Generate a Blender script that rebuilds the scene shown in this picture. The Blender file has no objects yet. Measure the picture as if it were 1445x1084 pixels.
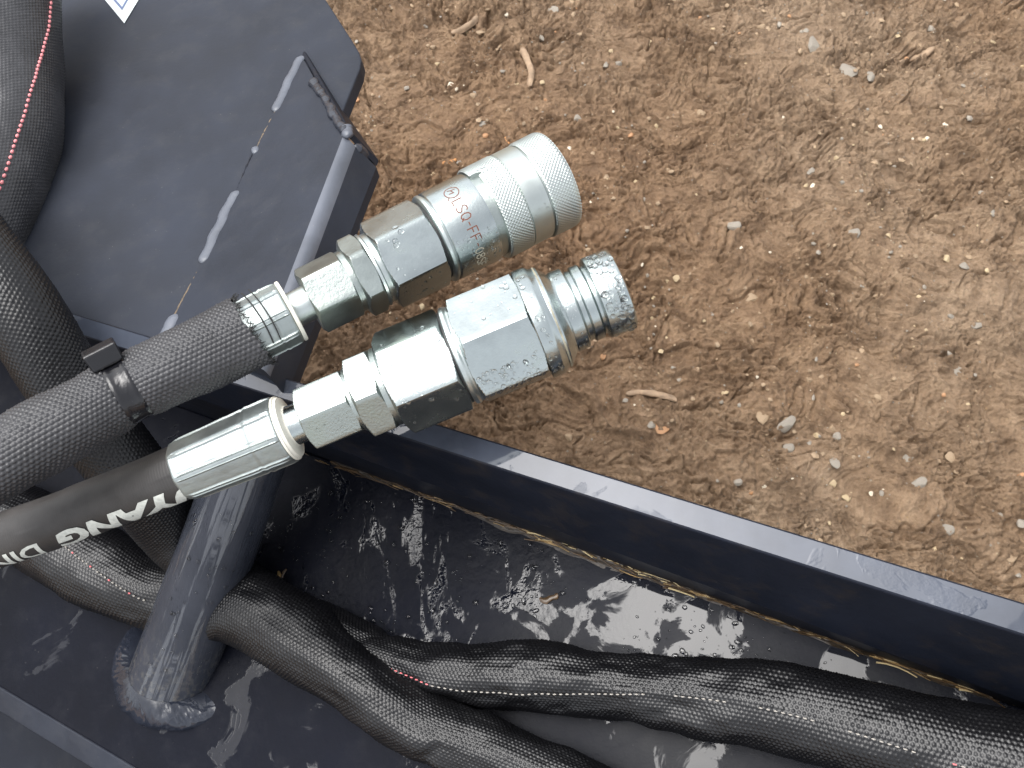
import bpy, bmesh, math, random
import numpy as np
from mathutils import Vector, Matrix, Euler

random.seed(7)
rng = np.random.default_rng(11)
scene = bpy.context.scene
col = scene.collection
R = math.radians

# ------------------------------------------------------------------ camera, sky, sun, exposure
FPX = 1251.4                      # focal length in photo pixels (1445 x 1084)
PITCH = R(68)
CAM = np.array([0.0, 0.0, 1.0])
CR = np.array([1.0, 0.0, 0.0])
CF = np.array([0.0, math.cos(PITCH), -math.sin(PITCH)])
CU = np.array([0.0, math.sin(PITCH), math.cos(PITCH)])

cam_d = bpy.data.cameras.new("camera")
cam = bpy.data.objects.new("camera", cam_d)
col.objects.link(cam)
cam.location = CAM
cam.rotation_euler = (R(90) - PITCH, 0, 0)
cam_d.sensor_width = 36
cam_d.lens = 36 * FPX / 1445
cam_d.clip_start = 0.01
cam_d.clip_end = 400
cam_d.dof.use_dof = True
cam_d.dof.focus_distance = 0.40
cam_d.dof.aperture_fstop = 70
scene.camera = cam

SUN_CAM = np.array([-0.36, 0.50, -0.79])          # towards the veiled sun: right, up, forward of the camera
SUN = SUN_CAM[0] * CR + SUN_CAM[1] * CU + SUN_CAM[2] * CF
SUN /= np.linalg.norm(SUN)
elev = math.asin(SUN[2])
azim = math.atan2(SUN[0], SUN[1])

world = bpy.data.worlds.new("World")
scene.world = world
world.use_nodes = True
wn = world.node_tree
wn.nodes.clear()
wo = wn.nodes.new("ShaderNodeOutputWorld")
bg = wn.nodes.new("ShaderNodeBackground")
sky = wn.nodes.new("ShaderNodeTexSky")
sky.sky_type = 'NISHITA'
sky.sun_disc = False
sky.sun_elevation = elev
sky.sun_rotation = azim
sky.air_density = 1.0
sky.dust_density = 4.0
sky.ozone_density = 1.0
hs = wn.nodes.new("ShaderNodeHueSaturation")
hs.inputs['Saturation'].default_value = 0.20       # an overcast sky: the blue is veiled
bg.inputs['Strength'].default_value = 0.15
wn.links.new(sky.outputs[0], hs.inputs['Color'])
wn.links.new(hs.outputs[0], bg.inputs['Color'])
wn.links.new(bg.outputs[0], wo.inputs[0])

sun_d = bpy.data.lights.new("sun", 'SUN')
sun_d.energy = 0.75
sun_d.angle = R(50)
sun_d.color = (1.0, 0.985, 0.96)
sun = bpy.data.objects.new("sun", sun_d)
col.objects.link(sun)
sun.location = (0, 0, 3)
sun.rotation_euler = Vector(SUN).to_track_quat('Z', 'Y').to_euler()

scene.view_settings.view_transform = 'Standard'
scene.view_settings.look = 'None'
scene.view_settings.gamma = 1
scene.view_settings.exposure = 1.32
try:
    scene.cycles.max_bounces = 10
    scene.cycles.transmission_bounces = 8
except Exception:
    pass

# ------------------------------------------------------------------ pixel and plane helpers
def norm(v):
    v = np.asarray(v, float)
    return v / np.linalg.norm(v)

def ray(px, py):
    return CF + (px - 722.5) / FPX * CR + (542 - py) / FPX * CU

def P(px, py, d):
    return CAM + d * ray(px, py)

def G(px, py):
    r = ray(px, py)
    return CAM + r * (CAM[2] / -r[2])

class Plane:
    def __init__(self, p, n):
        self.p = np.asarray(p, float)
        n = norm(n)
        if np.dot(n, CAM - self.p) < 0:
            n = -n
        self.n = n
    def d(self, px, py):
        return float(np.dot(self.p - CAM, self.n) / np.dot(ray(px, py), self.n))
    def at(self, px, py, lift=0.0):
        return P(px, py, self.d(px, py)) + self.n * lift

def plane3(a, b, c):
    return Plane(a, np.cross(np.asarray(b) - a, np.asarray(c) - a))

# ------------------------------------------------------------------ noise
def _hash(ix, iy, seed):
    h = (ix.astype(np.int64) * 374761393 + iy.astype(np.int64) * 668265263 + seed * 1442695041) & 0xFFFFFFFF
    h = ((h ^ (h >> 13)) * 1274126177) & 0xFFFFFFFF
    h = ((h ^ (h >> 16)) * 2246822519) & 0xFFFFFFFF
    return ((h ^ (h >> 15)) & 0xFFFFFF) / float(0xFFFFFF)

def vnoise(x, y, seed=0):
    x = np.asarray(x, float); y = np.asarray(y, float)
    ix = np.floor(x); iy = np.floor(y)
    fx = x - ix; fy = y - iy
    fx = fx * fx * fx * (fx * (fx * 6 - 15) + 10); fy = fy * fy * fy * (fy * (fy * 6 - 15) + 10)
    a = _hash(ix, iy, seed); b = _hash(ix + 1, iy, seed)
    c = _hash(ix, iy + 1, seed); d = _hash(ix + 1, iy + 1, seed)
    return (a + (b - a) * fx + (c - a) * fy + (a - b - c + d) * fx * fy) * 2 - 1

def fbm(x, y, oct=4, seed=0, gain=0.5):
    s = 0; a = 1.0; t = 0
    for k in range(oct):
        s = s + a * vnoise(x * 2.03 ** k + 13.7 * k, y * 2.03 ** k - 7.1 * k, seed + k)
        t += a; a *= gain
    return s / t

def worley(x, y, seed=0):
    ix = np.floor(x); iy = np.floor(y)
    f1 = np.full(x.shape, 9.0); f2 = np.full(x.shape, 9.0); cid = np.zeros(x.shape)
    for dx in (-1, 0, 1):
        for dy in (-1, 0, 1):
            jx = ix + dx; jy = iy + dy
            qx = jx + _hash(jx, jy, seed); qy = jy + _hash(jx, jy, seed + 51)
            dd = np.hypot(x - qx, y - qy)
            closer = dd < f1
            f2 = np.where(closer, f1, np.minimum(f2, dd))
            cid = np.where(closer, _hash(jx, jy, seed + 97), cid)
            f1 = np.where(closer, dd, f1)
    return f1, f2, cid

def sstep(a, b, x):
    t = np.clip((x - a) / (b - a), 0, 1)
    return t * t * (3 - 2 * t)

# ------------------------------------------------------------------ object helpers
def thing(name, label, cat, loc, group=None):
    o = bpy.data.objects.new(name, None)
    col.objects.link(o)
    o.location = Vector(loc)
    o.empty_display_size = 0.02
    o['label'] = label; o['category'] = cat
    if group: o['group'] = group
    return o

def root_loc(o):
    while o.parent is not None:
        o = o.parent
    return np.array(o.location)

def obj(name, verts, faces, mat, parent=None, smooth=True, sharp=None, uv=None, kind=None, label=None, mat_idx=None, loc=None):
    verts = np.asarray(verts, float).reshape(-1, 3)
    base = root_loc(parent) if parent is not None else (np.asarray(loc, float) if loc is not None else np.zeros(3))
    verts = verts - base
    me = bpy.data.meshes.new(name)
    if isinstance(faces, np.ndarray):
        nf, k = faces.shape
        me.vertices.add(len(verts)); me.vertices.foreach_set('co', verts.ravel())
        me.loops.add(nf * k); me.loops.foreach_set('vertex_index', faces.ravel().astype(np.int32))
        me.polygons.add(nf); me.polygons.foreach_set('loop_start', np.arange(0, nf * k, k, dtype=np.int32))
        me.update(calc_edges=True)
    else:
        me.from_pydata([tuple(v) for v in verts], [], faces)
    me.validate()
    mats = mat if isinstance(mat, (list, tuple)) else [mat]
    for m in mats: me.materials.append(m)
    if mat_idx is not None:
        me.polygons.foreach_set('material_index', np.asarray(mat_idx, dtype=np.int32))
    me.polygons.foreach_set('use_smooth', np.full(len(me.polygons), bool(smooth)))
    if smooth and sharp is not None:
        me.set_sharp_from_angle(angle=R(sharp))
    if uv is not None:
        ul = me.uv_layers.new(name='UVMap')
        vi = np.zeros(len(me.loops), dtype=np.int32); me.loops.foreach_get('vertex_index', vi)
        ul.data.foreach_set('uv', np.asarray(uv, dtype=np.float32)[vi].ravel())
    me.update()
    o = bpy.data.objects.new(name, me)
    col.objects.link(o)
    if parent is not None: o.parent = parent
    else: o.location = Vector(base)
    if kind: o['kind'] = kind
    if label: o['label'] = label
    return o

def tag(o, label, cat, group=None):
    o['label'] = label; o['category'] = cat
    if group: o['group'] = group
    return o

def grid_faces(nr, nc, wrap=True):
    r = np.arange(nr - 1)[:, None]; n = nc if wrap else nc - 1
    c = np.arange(n)[None, :]
    a = r * nc + c; b = r * nc + (c + 1) % nc
    return np.stack([a, b, b + nc, a + nc], -1).reshape(-1, 4)

class MB:
    """collects pieces for one joined mesh"""
    def __init__(self): self.v = []; self.f = []; self.m = []; self.n = 0
    def add(self, v, f, m=0):
        v = np.asarray(v, float)
        self.v.append(v); self.f += [tuple(int(i) + self.n for i in q) for q in f]; self.m += [m] * len(f); self.n += len(v)
    def build(self, name, mat, parent=None, **k):
        return obj(name, np.concatenate(self.v), self.f, mat, parent, mat_idx=self.m, **k)

def prism(front, back):
    """closed solid between two polygons with equal counts"""
    n = len(front)
    v = np.concatenate([front, back])
    f = [tuple(range(n)), tuple(range(2 * n - 1, n - 1, -1))]
    for i in range(n):
        j = (i + 1) % n
        f.append((i, i + n, j + n, j))
    return v, f

def bevelled(name, front, back, mat, parent, width=0.0015, seg=2, **k):
    v, f = prism(front, back)
    bm = bmesh.new()
    vs = [bm.verts.new(p) for p in v]
    for q in f: bm.faces.new([vs[i] for i in q])
    bmesh.ops.recalc_face_normals(bm, faces=bm.faces)
    bmesh.ops.bevel(bm, geom=list(bm.edges), offset=width, segments=seg, profile=0.5, affect='EDGES')
    bm.verts.ensure_lookup_table(); bm.verts.index_update()
    vv = np.array([x.co[:] for x in bm.verts]); ff = [tuple(x.index for x in q.verts) for q in bm.faces]
    bm.free()
    return obj(name, vv, ff, mat, parent, smooth=False, **k)

def plate(name, pl, px, thick, mat, parent, **k):
    front = np.array([pl.at(*p) for p in px])
    return bevelled(name, front, front - pl.n * thick, mat, parent, **k)

# ------------------------------------------------------------------ materials
def new_mat(name):
    m = bpy.data.materials.new(name)
    m.use_nodes = True
    nt = m.node_tree
    b = nt.nodes.get('Principled BSDF')
    return m, nt, b

def N(nt, t, **k):
    n = nt.nodes.new(t)
    for a, v in k.items(): setattr(n, a, v)
    return n

def tex_noise(nt, vec, scale, detail=4, rough=0.55, dist=0.0):
    n = N(nt, 'ShaderNodeTexNoise')
    n.inputs['Scale'].default_value = scale; n.inputs['Detail'].default_value = detail
    n.inputs['Roughness'].default_value = rough; n.inputs['Distortion'].default_value = dist
    nt.links.new(vec, n.inputs['Vector'])
    return n

def ramp(nt, fac, stops):
    r = N(nt, 'ShaderNodeValToRGB')
    e = r.color_ramp.elements
    while len(e) > 1: e.remove(e[0])
    e[0].position = stops[0][0]; e[0].color = (*stops[0][1], 1) if not np.isscalar(stops[0][1]) else (stops[0][1],) * 3 + (1,)
    for p, c in stops[1:]:
        q = e.new(p); q.color = (*c, 1) if not np.isscalar(c) else (c, c, c, 1)
    nt.links.new(fac, r.inputs[0])
    return r

def mixrgb(nt, fac, a, b, mode='MIX'):
    m = N(nt, 'ShaderNodeMix', data_type='RGBA', blend_type=mode)
    for s, v in ((0, fac), (6, a), (7, b)):
        if hasattr(v, 'is_linked') or hasattr(v, 'links'): nt.links.new(v, m.inputs[s])
        elif np.isscalar(v): m.inputs[s].default_value = v
        else: m.inputs[s].default_value = (*v, 1)
    return m.outputs[2]

def bump(nt, height, strength, dist, base=None):
    b = N(nt, 'ShaderNodeBump')
    b.inputs['Strength'].default_value = strength; b.inputs['Distance'].default_value = dist
    nt.links.new(height, b.inputs['Height'])
    if base is not None: nt.links.new(base, b.inputs['Normal'])
    return b.outputs[0]

def math_node(nt, op, a, b=None):
    m = N(nt, 'ShaderNodeMath', operation=op)
    for i, v in ((0, a), (1, b)):
        if v is None: continue
        if np.isscalar(v): m.inputs[i].default_value = v
        else: nt.links.new(v, m.inputs[i])
    return m.outputs[0]

def coords(nt):
    return N(nt, 'ShaderNodeTexCoord').outputs['Object']

def simple(name, colour, rough=0.5, metal=0.0, noise=None, amount=0.3, bump_s=0.0, bump_d=0.0005, spec=0.5):
    m, nt, b = new_mat(name)
    b.inputs['Roughness'].default_value = rough; b.inputs['Metallic'].default_value = metal
    b.inputs['Specular IOR Level'].default_value = spec
    b.inputs['Base Color'].default_value = (*colour, 1)
    if noise:
        n = tex_noise(nt, coords(nt), noise, 5)
        c = ramp(nt, n.outputs[0], [(0.3, tuple(x * (1 - amount) for x in colour)), (0.7, tuple(min(1, x * (1 + amount)) for x in colour))])
        nt.links.new(c.outputs[0], b.inputs['Base Color'])
        if bump_s: nt.links.new(bump(nt, n.outputs[0], bump_s, bump_d), b.inputs['Normal'])
    return m

def zinc(name, colour=(0.74, 0.77, 0.735), r0=0.16, r1=0.34, grain=0.10, stain=True):
    m, nt, b = new_mat(name)
    c = coords(nt)
    b.inputs['Metallic'].default_value = 1.0
    n1 = tex_noise(nt, c, 60, 5, 0.6)
    n2 = tex_noise(nt, c, 900, 3, 0.6)
    colr = ramp(nt, n1.outputs[0], [(0.3, tuple(x * 0.86 for x in colour)), (0.55, colour), (0.8, (colour[0] * 1.0, colour[1] * 1.02, colour[2] * 0.95))])
    nt.links.new(colr.outputs[0], b.inputs['Base Color'])
    rr = ramp(nt, n1.outputs[0], [(0.35, r0), (0.7, r1)])
    nt.links.new(rr.outputs[0], b.inputs['Roughness'])
    nt.links.new(bump(nt, n2.outputs[0], grain, 0.0006), b.inputs['Normal'])
    return m

def paint(name, wet=0.0, scale=1.0, pool=None, film=26, colour=(0.020, 0.023, 0.031), rough=0.42, dust=0.25, dustcol=(0.07, 0.068, 0.065), spec=0.5):
    """dark slate machine paint; wet > 0 lays an irregular film of water over it"""
    m, nt, b = new_mat(name)
    c = coords(nt)
    n1 = tex_noise(nt, c, 14 * scale, 6, 0.62)
    n2 = tex_noise(nt, c, 420, 4, 0.65)
    n3 = tex_noise(nt, c, 55, 6, 0.7)
    colr = ramp(nt, n1.outputs[0], [(0.28, tuple(x * 0.62 for x in colour)), (0.72, tuple(x * 1.45 for x in colour))])
    dm = ramp(nt, n3.outputs[0], [(0.5, 0.0), (0.78, dust)])
    cc = mixrgb(nt, dm.outputs[0], colr.outputs[0], dustcol)
    v = N(nt, 'ShaderNodeTexVoronoi'); v.inputs['Scale'].default_value = 260
    nt.links.new(c, v.inputs['Vector'])
    sp = ramp(nt, v.outputs['Distance'], [(0.035, 1.0), (0.07, 0.0)])
    spm = math_node(nt, 'MULTIPLY', sp.outputs[0], ramp(nt, n3.outputs[0], [(0.5, 0.0), (0.6, 0.5)]).outputs[0])
    cc = mixrgb(nt, spm, cc, (0.22, 0.21, 0.19))
    nt.links.new(cc, b.inputs['Base Color'])
    b.inputs['Specular IOR Level'].default_value = spec
    rr = ramp(nt, n1.outputs[0], [(0.3, rough * 0.8), (0.7, rough * 1.2)])
    if wet > 0:
        w = tex_noise(nt, c, film, 5, 0.56, 0.6)
        wf = w.outputs[0]
        if pool is not None:
            dst = N(nt, 'ShaderNodeVectorMath', operation='DISTANCE'); nt.links.new(c, dst.inputs[0]); dst.inputs[1].default_value = tuple(pool[0])
            fall = ramp(nt, math_node(nt, 'DIVIDE', dst.outputs['Value'], pool[1]), [(0.0, pool[2]), (0.5, pool[2] * 0.5), (1.0, -0.0), ])
            wf = math_node(nt, 'SUBTRACT', math_node(nt, 'ADD', wf, fall.outputs[0]), 0.125)
            # runs of water dragged across the trough
            mp = N(nt, 'ShaderNodeMapping'); mp.inputs['Rotation'].default_value = (0, 0, R(24)); mp.inputs['Scale'].default_value = (95, 30, 30); nt.links.new(c, mp.inputs['Vector'])
            rn = tex_noise(nt, mp.outputs[0], 1.0, 5, 0.6, 0.5)
            d3 = N(nt, 'ShaderNodeVectorMath', operation='DISTANCE'); nt.links.new(c, d3.inputs[0]); d3.inputs[1].default_value = tuple(pool[3])
            f3 = ramp(nt, math_node(nt, 'DIVIDE', d3.outputs['Value'], 0.13), [(0.25, 0.0), (1.0, 1.0)])
            runs = math_node(nt, 'SUBTRACT', rn.outputs[0], math_node(nt, 'ADD', math_node(nt, 'MULTIPLY', f3.outputs[0], 0.25), 0.06))
            wf = math_node(nt, 'MAXIMUM', wf, runs)
        wm = ramp(nt, wf, [(1 - wet - 0.012, 0.0), (1 - wet + 0.012, 1.0)])
        mr = N(nt, 'ShaderNodeMix', data_type='FLOAT')
        nt.links.new(wm.outputs[0], mr.inputs[0]); nt.links.new(rr.outputs[0], mr.inputs[2]); mr.inputs[3].default_value = 0.03
        nt.links.new(mr.outputs[0], b.inputs['Roughness'])
        if pool is not None:
            m2 = N(nt, 'ShaderNodeMix', data_type='FLOAT'); nt.links.new(wm.outputs[0], m2.inputs[0]); nt.links.new(math_node(nt, 'ADD', math_node(nt, 'MULTIPLY', fall.outputs[0], 1.1), spec), m2.inputs[2]); m2.inputs[3].default_value = 0.29
            nt.links.new(m2.outputs[0], b.inputs['Specular IOR Level'])
        inv = math_node(nt, 'SUBTRACT', 1.0, wm.outputs[0])
        hgt = math_node(nt, 'MULTIPLY', n2.outputs[0], inv)
        bn = bump(nt, hgt, 0.25, 0.0006)
        big = tex_noise(nt, c, 40, 2, 0.5)
        bn = bump(nt, big.outputs[0], 0.05, 0.004, bn)
        if pool is not None:
            rip = tex_noise(nt, c, 170, 3, 0.55)
            bn = bump(nt, math_node(nt, 'MULTIPLY', rip.outputs[0], ramp(nt, math_node(nt, 'DIVIDE', d3.outputs['Value'], 0.16), [(0.35, 1.0), (0.8, 0.0)]).outputs[0]), 0.22, 0.004, bn)
        nt.links.new(bn, b.inputs['Normal'])
    else:
        nt.links.new(rr.outputs[0], b.inputs['Roughness'])
        bn = bump(nt, n2.outputs[0], 0.18, 0.0006)
        nt.links.new(bn, b.inputs['Normal'])
    return m

def water_mat():
    m, nt, b = new_mat('water')
    b.inputs['Base Color'].default_value = (1, 1, 1, 1)
    b.inputs['Transmission Weight'].default_value = 1.0
    b.inputs['IOR'].default_value = 1.33
    b.inputs['Roughness'].default_value = 0.0
    return m

def fabric(name, colour, rough=0.55):
    m, nt, b = new_mat(name)
    c = coords(nt)
    n = tex_noise(nt, c, 45, 4, 0.6)
    cr = ramp(nt, n.outputs[0], [(0.3, tuple(x * 0.75 for x in colour)), (0.72, tuple(x * 1.35 for x in colour))])
    nt.links.new(cr.outputs[0], b.inputs['Base Color'])
    b.inputs['Roughness'].default_value = rough
    b.inputs['Specular IOR Level'].default_value = 0.42
    n2 = tex_noise(nt, c, 2200, 2, 0.5)
    nt.links.new(bump(nt, n2.outputs[0], 0.3, 0.0002), b.inputs['Normal'])
    return m

def mud_mat():
    m, nt, b = new_mat('mud')
    c = coords(nt)
    n1 = tex_noise(nt, c, 3.2, 5, 0.6)
    n2 = tex_noise(nt, c, 26, 6, 0.65, 0.4)
    n3 = tex_noise(nt, c, 150, 5, 0.7)
    a = ramp(nt, n1.outputs[0], [(0.22, (0.205, 0.130, 0.076)), (0.38, (0.246, 0.164, 0.099)), (0.62, (0.285, 0.204, 0.134))])
    # damp, browner soil round the machine's nose
    dst = N(nt, 'ShaderNodeVectorMath', operation='DISTANCE'); nt.links.new(c, dst.inputs[0]); dst.inputs[1].default_value = tuple(G(700, 330))
    wob = math_node(nt, 'ADD', dst.outputs['Value'], math_node(nt, 'MULTIPLY', n2.outputs[0], 0.22))
    dampf = ramp(nt, wob, [(0.20, 0.85), (0.62, 0.0)])
    a2 = mixrgb(nt, dampf.outputs[0], a.outputs[0], (0.215, 0.129, 0.070))
    d = ramp(nt, n2.outputs[0], [(0.3, (0.50, 0.46, 0.42)), (0.5, (0.92, 0.9, 0.88)), (0.7, (1.22, 1.24, 1.25))])
    cc = mixrgb(nt, 1.0, a2, d.outputs[0], 'MULTIPLY')
    e = ramp(nt, n3.outputs[0], [(0.3, (0.72, 0.68, 0.64)), (0.7, (1.2, 1.2, 1.2))])
    cc = mixrgb(nt, 0.7, cc, e.outputs[0], 'MULTIPLY')
    v = N(nt, 'ShaderNodeTexVoronoi'); v.inputs['Scale'].default_value = 130; v.inputs['Randomness'].default_value = 1
    nt.links.new(c, v.inputs['Vector'])
    spk = ramp(nt, v.outputs['Distance'], [(0.12, 1.0), (0.2, 0.0)])
    wn_ = N(nt, 'ShaderNodeTexWhiteNoise'); nt.links.new(v.outputs['Color'], wn_.inputs['Vector'])
    sel = ramp(nt, wn_.outputs['Value'], [(0.72, 0.0), (0.74, 0.8)])
    spm = math_node(nt, 'MULTIPLY', spk.outputs[0], sel.outputs[0])
    spc = ramp(nt, v.outputs['Color'], [(0.2, (0.30, 0.20, 0.10)), (0.5, (0.22, 0.21, 0.19)), (0.8, (0.42, 0.33, 0.20))])
    cc = mixrgb(nt, spm, cc, spc.outputs[0])
    nt.links.new(cc, b.inputs['Base Color'])
    rr = ramp(nt, n2.outputs[0], [(0.35, 0.55), (0.7, 0.85)])
    nt.links.new(rr.outputs[0], b.inputs['Roughness'])
    b.inputs['Specular IOR Level'].default_value = 0.35
    bn = bump(nt, n2.outputs[0], 0.55, 0.007)
    bn = bump(nt, n3.outputs[0], 1.0, 0.0065, bn)
    n4 = tex_noise(nt, c, 520, 3, 0.6)
    bn = bump(nt, n4.outputs[0], 0.4, 0.0012, bn)
    nt.links.new(bn, b.inputs['Normal'])
    return m

M = {}
M['zinc'] = zinc('zinc_plate', (0.54, 0.585, 0.57), 0.28, 0.40, 0.12)
M['zinc_matte'] = zinc('matte_zinc', (0.38, 0.42, 0.415), 0.44, 0.56, 0.12)
M['zinc_dull'] = zinc('dull_zinc', (0.39, 0.43, 0.41), 0.28, 0.40, 0.22)
M['zinc_bright'] = zinc('bright_zinc', (0.44, 0.485, 0.48), 0.17, 0.31, 0.12)
M['zinc_satin'] = zinc('satin_zinc', (0.50, 0.54, 0.52), 0.34, 0.44, 0.06)
M['ring'] = simple('cream_ring', (0.68, 0.66, 0.58), 0.45, noise=80, amount=0.1)
M['rubber'] = simple('hose_rubber', (0.029, 0.027, 0.026), 0.55, noise=50, amount=0.45, bump_s=0.15, bump_d=0.0006)
M['oring'] = simple('rubber_ring', (0.012, 0.012, 0.012), 0.5)
M['paint'] = paint('slate_paint', colour=(0.0205, 0.0240, 0.0335), rough=0.62, dust=0.20, spec=0.22)
POOL = [None, 0.135, 0.17, None]
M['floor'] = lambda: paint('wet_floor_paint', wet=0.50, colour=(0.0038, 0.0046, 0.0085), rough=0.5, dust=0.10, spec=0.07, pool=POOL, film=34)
M['rim'] = paint('sky_sheen_rim_paint', wet=0.57, colour=(0.046, 0.053, 0.070), rough=0.25, dust=0.12, spec=0.29)  # base colour lifted and blued to stand in for reflected sky
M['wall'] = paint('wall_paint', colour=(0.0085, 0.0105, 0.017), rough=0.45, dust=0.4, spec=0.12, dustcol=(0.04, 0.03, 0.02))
M['post'] = paint('post_paint', wet=0.55, colour=(0.016, 0.019, 0.028), rough=0.3, dust=0.18)
def post_paint():
    m, nt, b = new_mat('post_paint')
    uv = N(nt, 'ShaderNodeTexCoord').outputs['UV']
    mp = N(nt, 'ShaderNodeMapping'); mp.inputs['Scale'].default_value = (13, 2.0, 1); nt.links.new(uv, mp.inputs['Vector'])
    st = tex_noise(nt, mp.outputs[0], 1.0, 7, 0.68, 0.7)
    c = coords(nt)
    n1 = tex_noise(nt, c, 30, 6, 0.65); n2 = tex_noise(nt, c, 300, 4, 0.6)
    colr = ramp(nt, n1.outputs[0], [(0.3, (0.022, 0.025, 0.034)), (0.7, (0.038, 0.042, 0.054))])
    sx = N(nt, 'ShaderNodeSeparateXYZ'); nt.links.new(uv, sx.inputs[0])
    low = ramp(nt, math_node(nt, 'ADD', sx.outputs['Y'], math_node(nt, 'MULTIPLY', n1.outputs[0], 0.3)), [(0.18, 1.0), (0.42, 0.0)])
    scr = ramp(nt, n2.outputs[0], [(0.50, 0.0), (0.62, 0.55)])
    cc = mixrgb(nt, math_node(nt, 'MULTIPLY', low.outputs[0], scr.outputs[0]), colr.outputs[0], (0.10, 0.095, 0.085))
    nt.links.new(cc, b.inputs['Base Color'])
    sp_ = ramp(nt, st.outputs[0], [(0.53, 0.22), (0.56, 1.0)]); nt.links.new(sp_.outputs[0], b.inputs['Specular IOR Level'])
    wm = ramp(nt, st.outputs[0], [(0.53, 0.45), (0.56, 0.06)])
    nt.links.new(wm.outputs[0], b.inputs['Roughness'])
    bn = bump(nt, st.outputs[0], 0.16, 0.003)
    bn = bump(nt, n2.outputs[0], 0.12, 0.0006, bn)
    nt.links.new(bn, b.inputs['Normal'])
    return m
M['post_tube'] = post_paint()
M['lower'] = paint('lower_paint', colour=(0.011, 0.013, 0.019), rough=0.6, dust=0.12, spec=0.10)
M['weld'] = paint('weld_and_bend_glint_paint', colour=(0.088, 0.097, 0.118), rough=0.4, dust=0.1)
M['weld_dark'] = paint('dark_weld_paint', colour=(0.022, 0.025, 0.034), rough=0.25, dust=0.05)
M['sleeve'] = fabric('nylon_sleeve', (0.038, 0.038, 0.041), 0.36)
M['sleeve_dark'] = fabric('dark_nylon_sleeve', (0.0050, 0.0050, 0.0058), 0.30)
M['thread'] = simple('black_thread', (0.02, 0.02, 0.02), 0.7)
M['stitch_red'] = simple('red_thread', (0.62, 0.16, 0.17), 0.6)
M['stitch_white'] = simple('white_thread', (0.30, 0.28, 0.25), 0.6)
M['tie'] = paint('black_plastic', wet=0.5, colour=(0.008, 0.008, 0.010), rough=0.25, dust=0.0)
M['letters'] = simple('white_print', (0.52, 0.54, 0.50), 0.55, noise=500, amount=0.18)
M['mark'] = simple('laser_mark', (0.16, 0.065, 0.045), 0.8, spec=0.04)
M['mark_worn'] = simple('worn_mark', (0.42, 0.39, 0.31), 0.8, spec=0.04)
M['sticker'] = simple('sticker_white', (0.66, 0.74, 0.74), 0.35)
M['sticker_line'] = simple('sticker_line', (0.10, 0.14, 0.26), 0.4)
M['water'] = water_mat()
M['mud'] = mud_mat()
M['straw'] = simple('straw', (0.26, 0.17, 0.07), 0.5, noise=200, amount=0.5)
M['straw_dark'] = simple('wet_straw', (0.07, 0.042, 0.02), 0.35, noise=200, amount=0.5)
M['straw_pale'] = simple('pale_straw', (0.50, 0.40, 0.22), 0.5)
M['silt'] = simple('silt', (0.026, 0.018, 0.011), 0.45, noise=300, amount=0.6, bump_s=0.6, bump_d=0.001)
M['rust'] = simple('rust', (0.12, 0.088, 0.055), 0.7, noise=300, amount=0.5)
STONE = {
    'cream': simple('cream_stone', (0.37, 0.28, 0.165), 0.6, noise=120, amount=0.25, bump_s=0.3, bump_d=0.001),
    'grey': simple('grey_stone', (0.235, 0.205, 0.165), 0.6, noise=120, amount=0.3, bump_s=0.4, bump_d=0.001),
    'tan': simple('tan_stone', (0.27, 0.19, 0.115), 0.65, noise=120, amount=0.3, bump_s=0.4, bump_d=0.001),
    'white': simple('white_stone', (0.55, 0.48, 0.37), 0.5, noise=120, amount=0.15),
    'orange': simple('orange_stone', (0.36, 0.19, 0.09), 0.6, noise=120, amount=0.25, bump_s=0.4, bump_d=0.001),
}

# ------------------------------------------------------------------ the ground
def seg_dist(x, y, a, b):
    ax, ay = a[0], a[1]; bx, by = b[0] - ax, b[1] - ay
    t = np.clip(((x - ax) * bx + (y - ay) * by) / (bx * bx + by * by), 0, 1)
    return np.hypot(x - ax - t * bx, y - ay - t * by)

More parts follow.
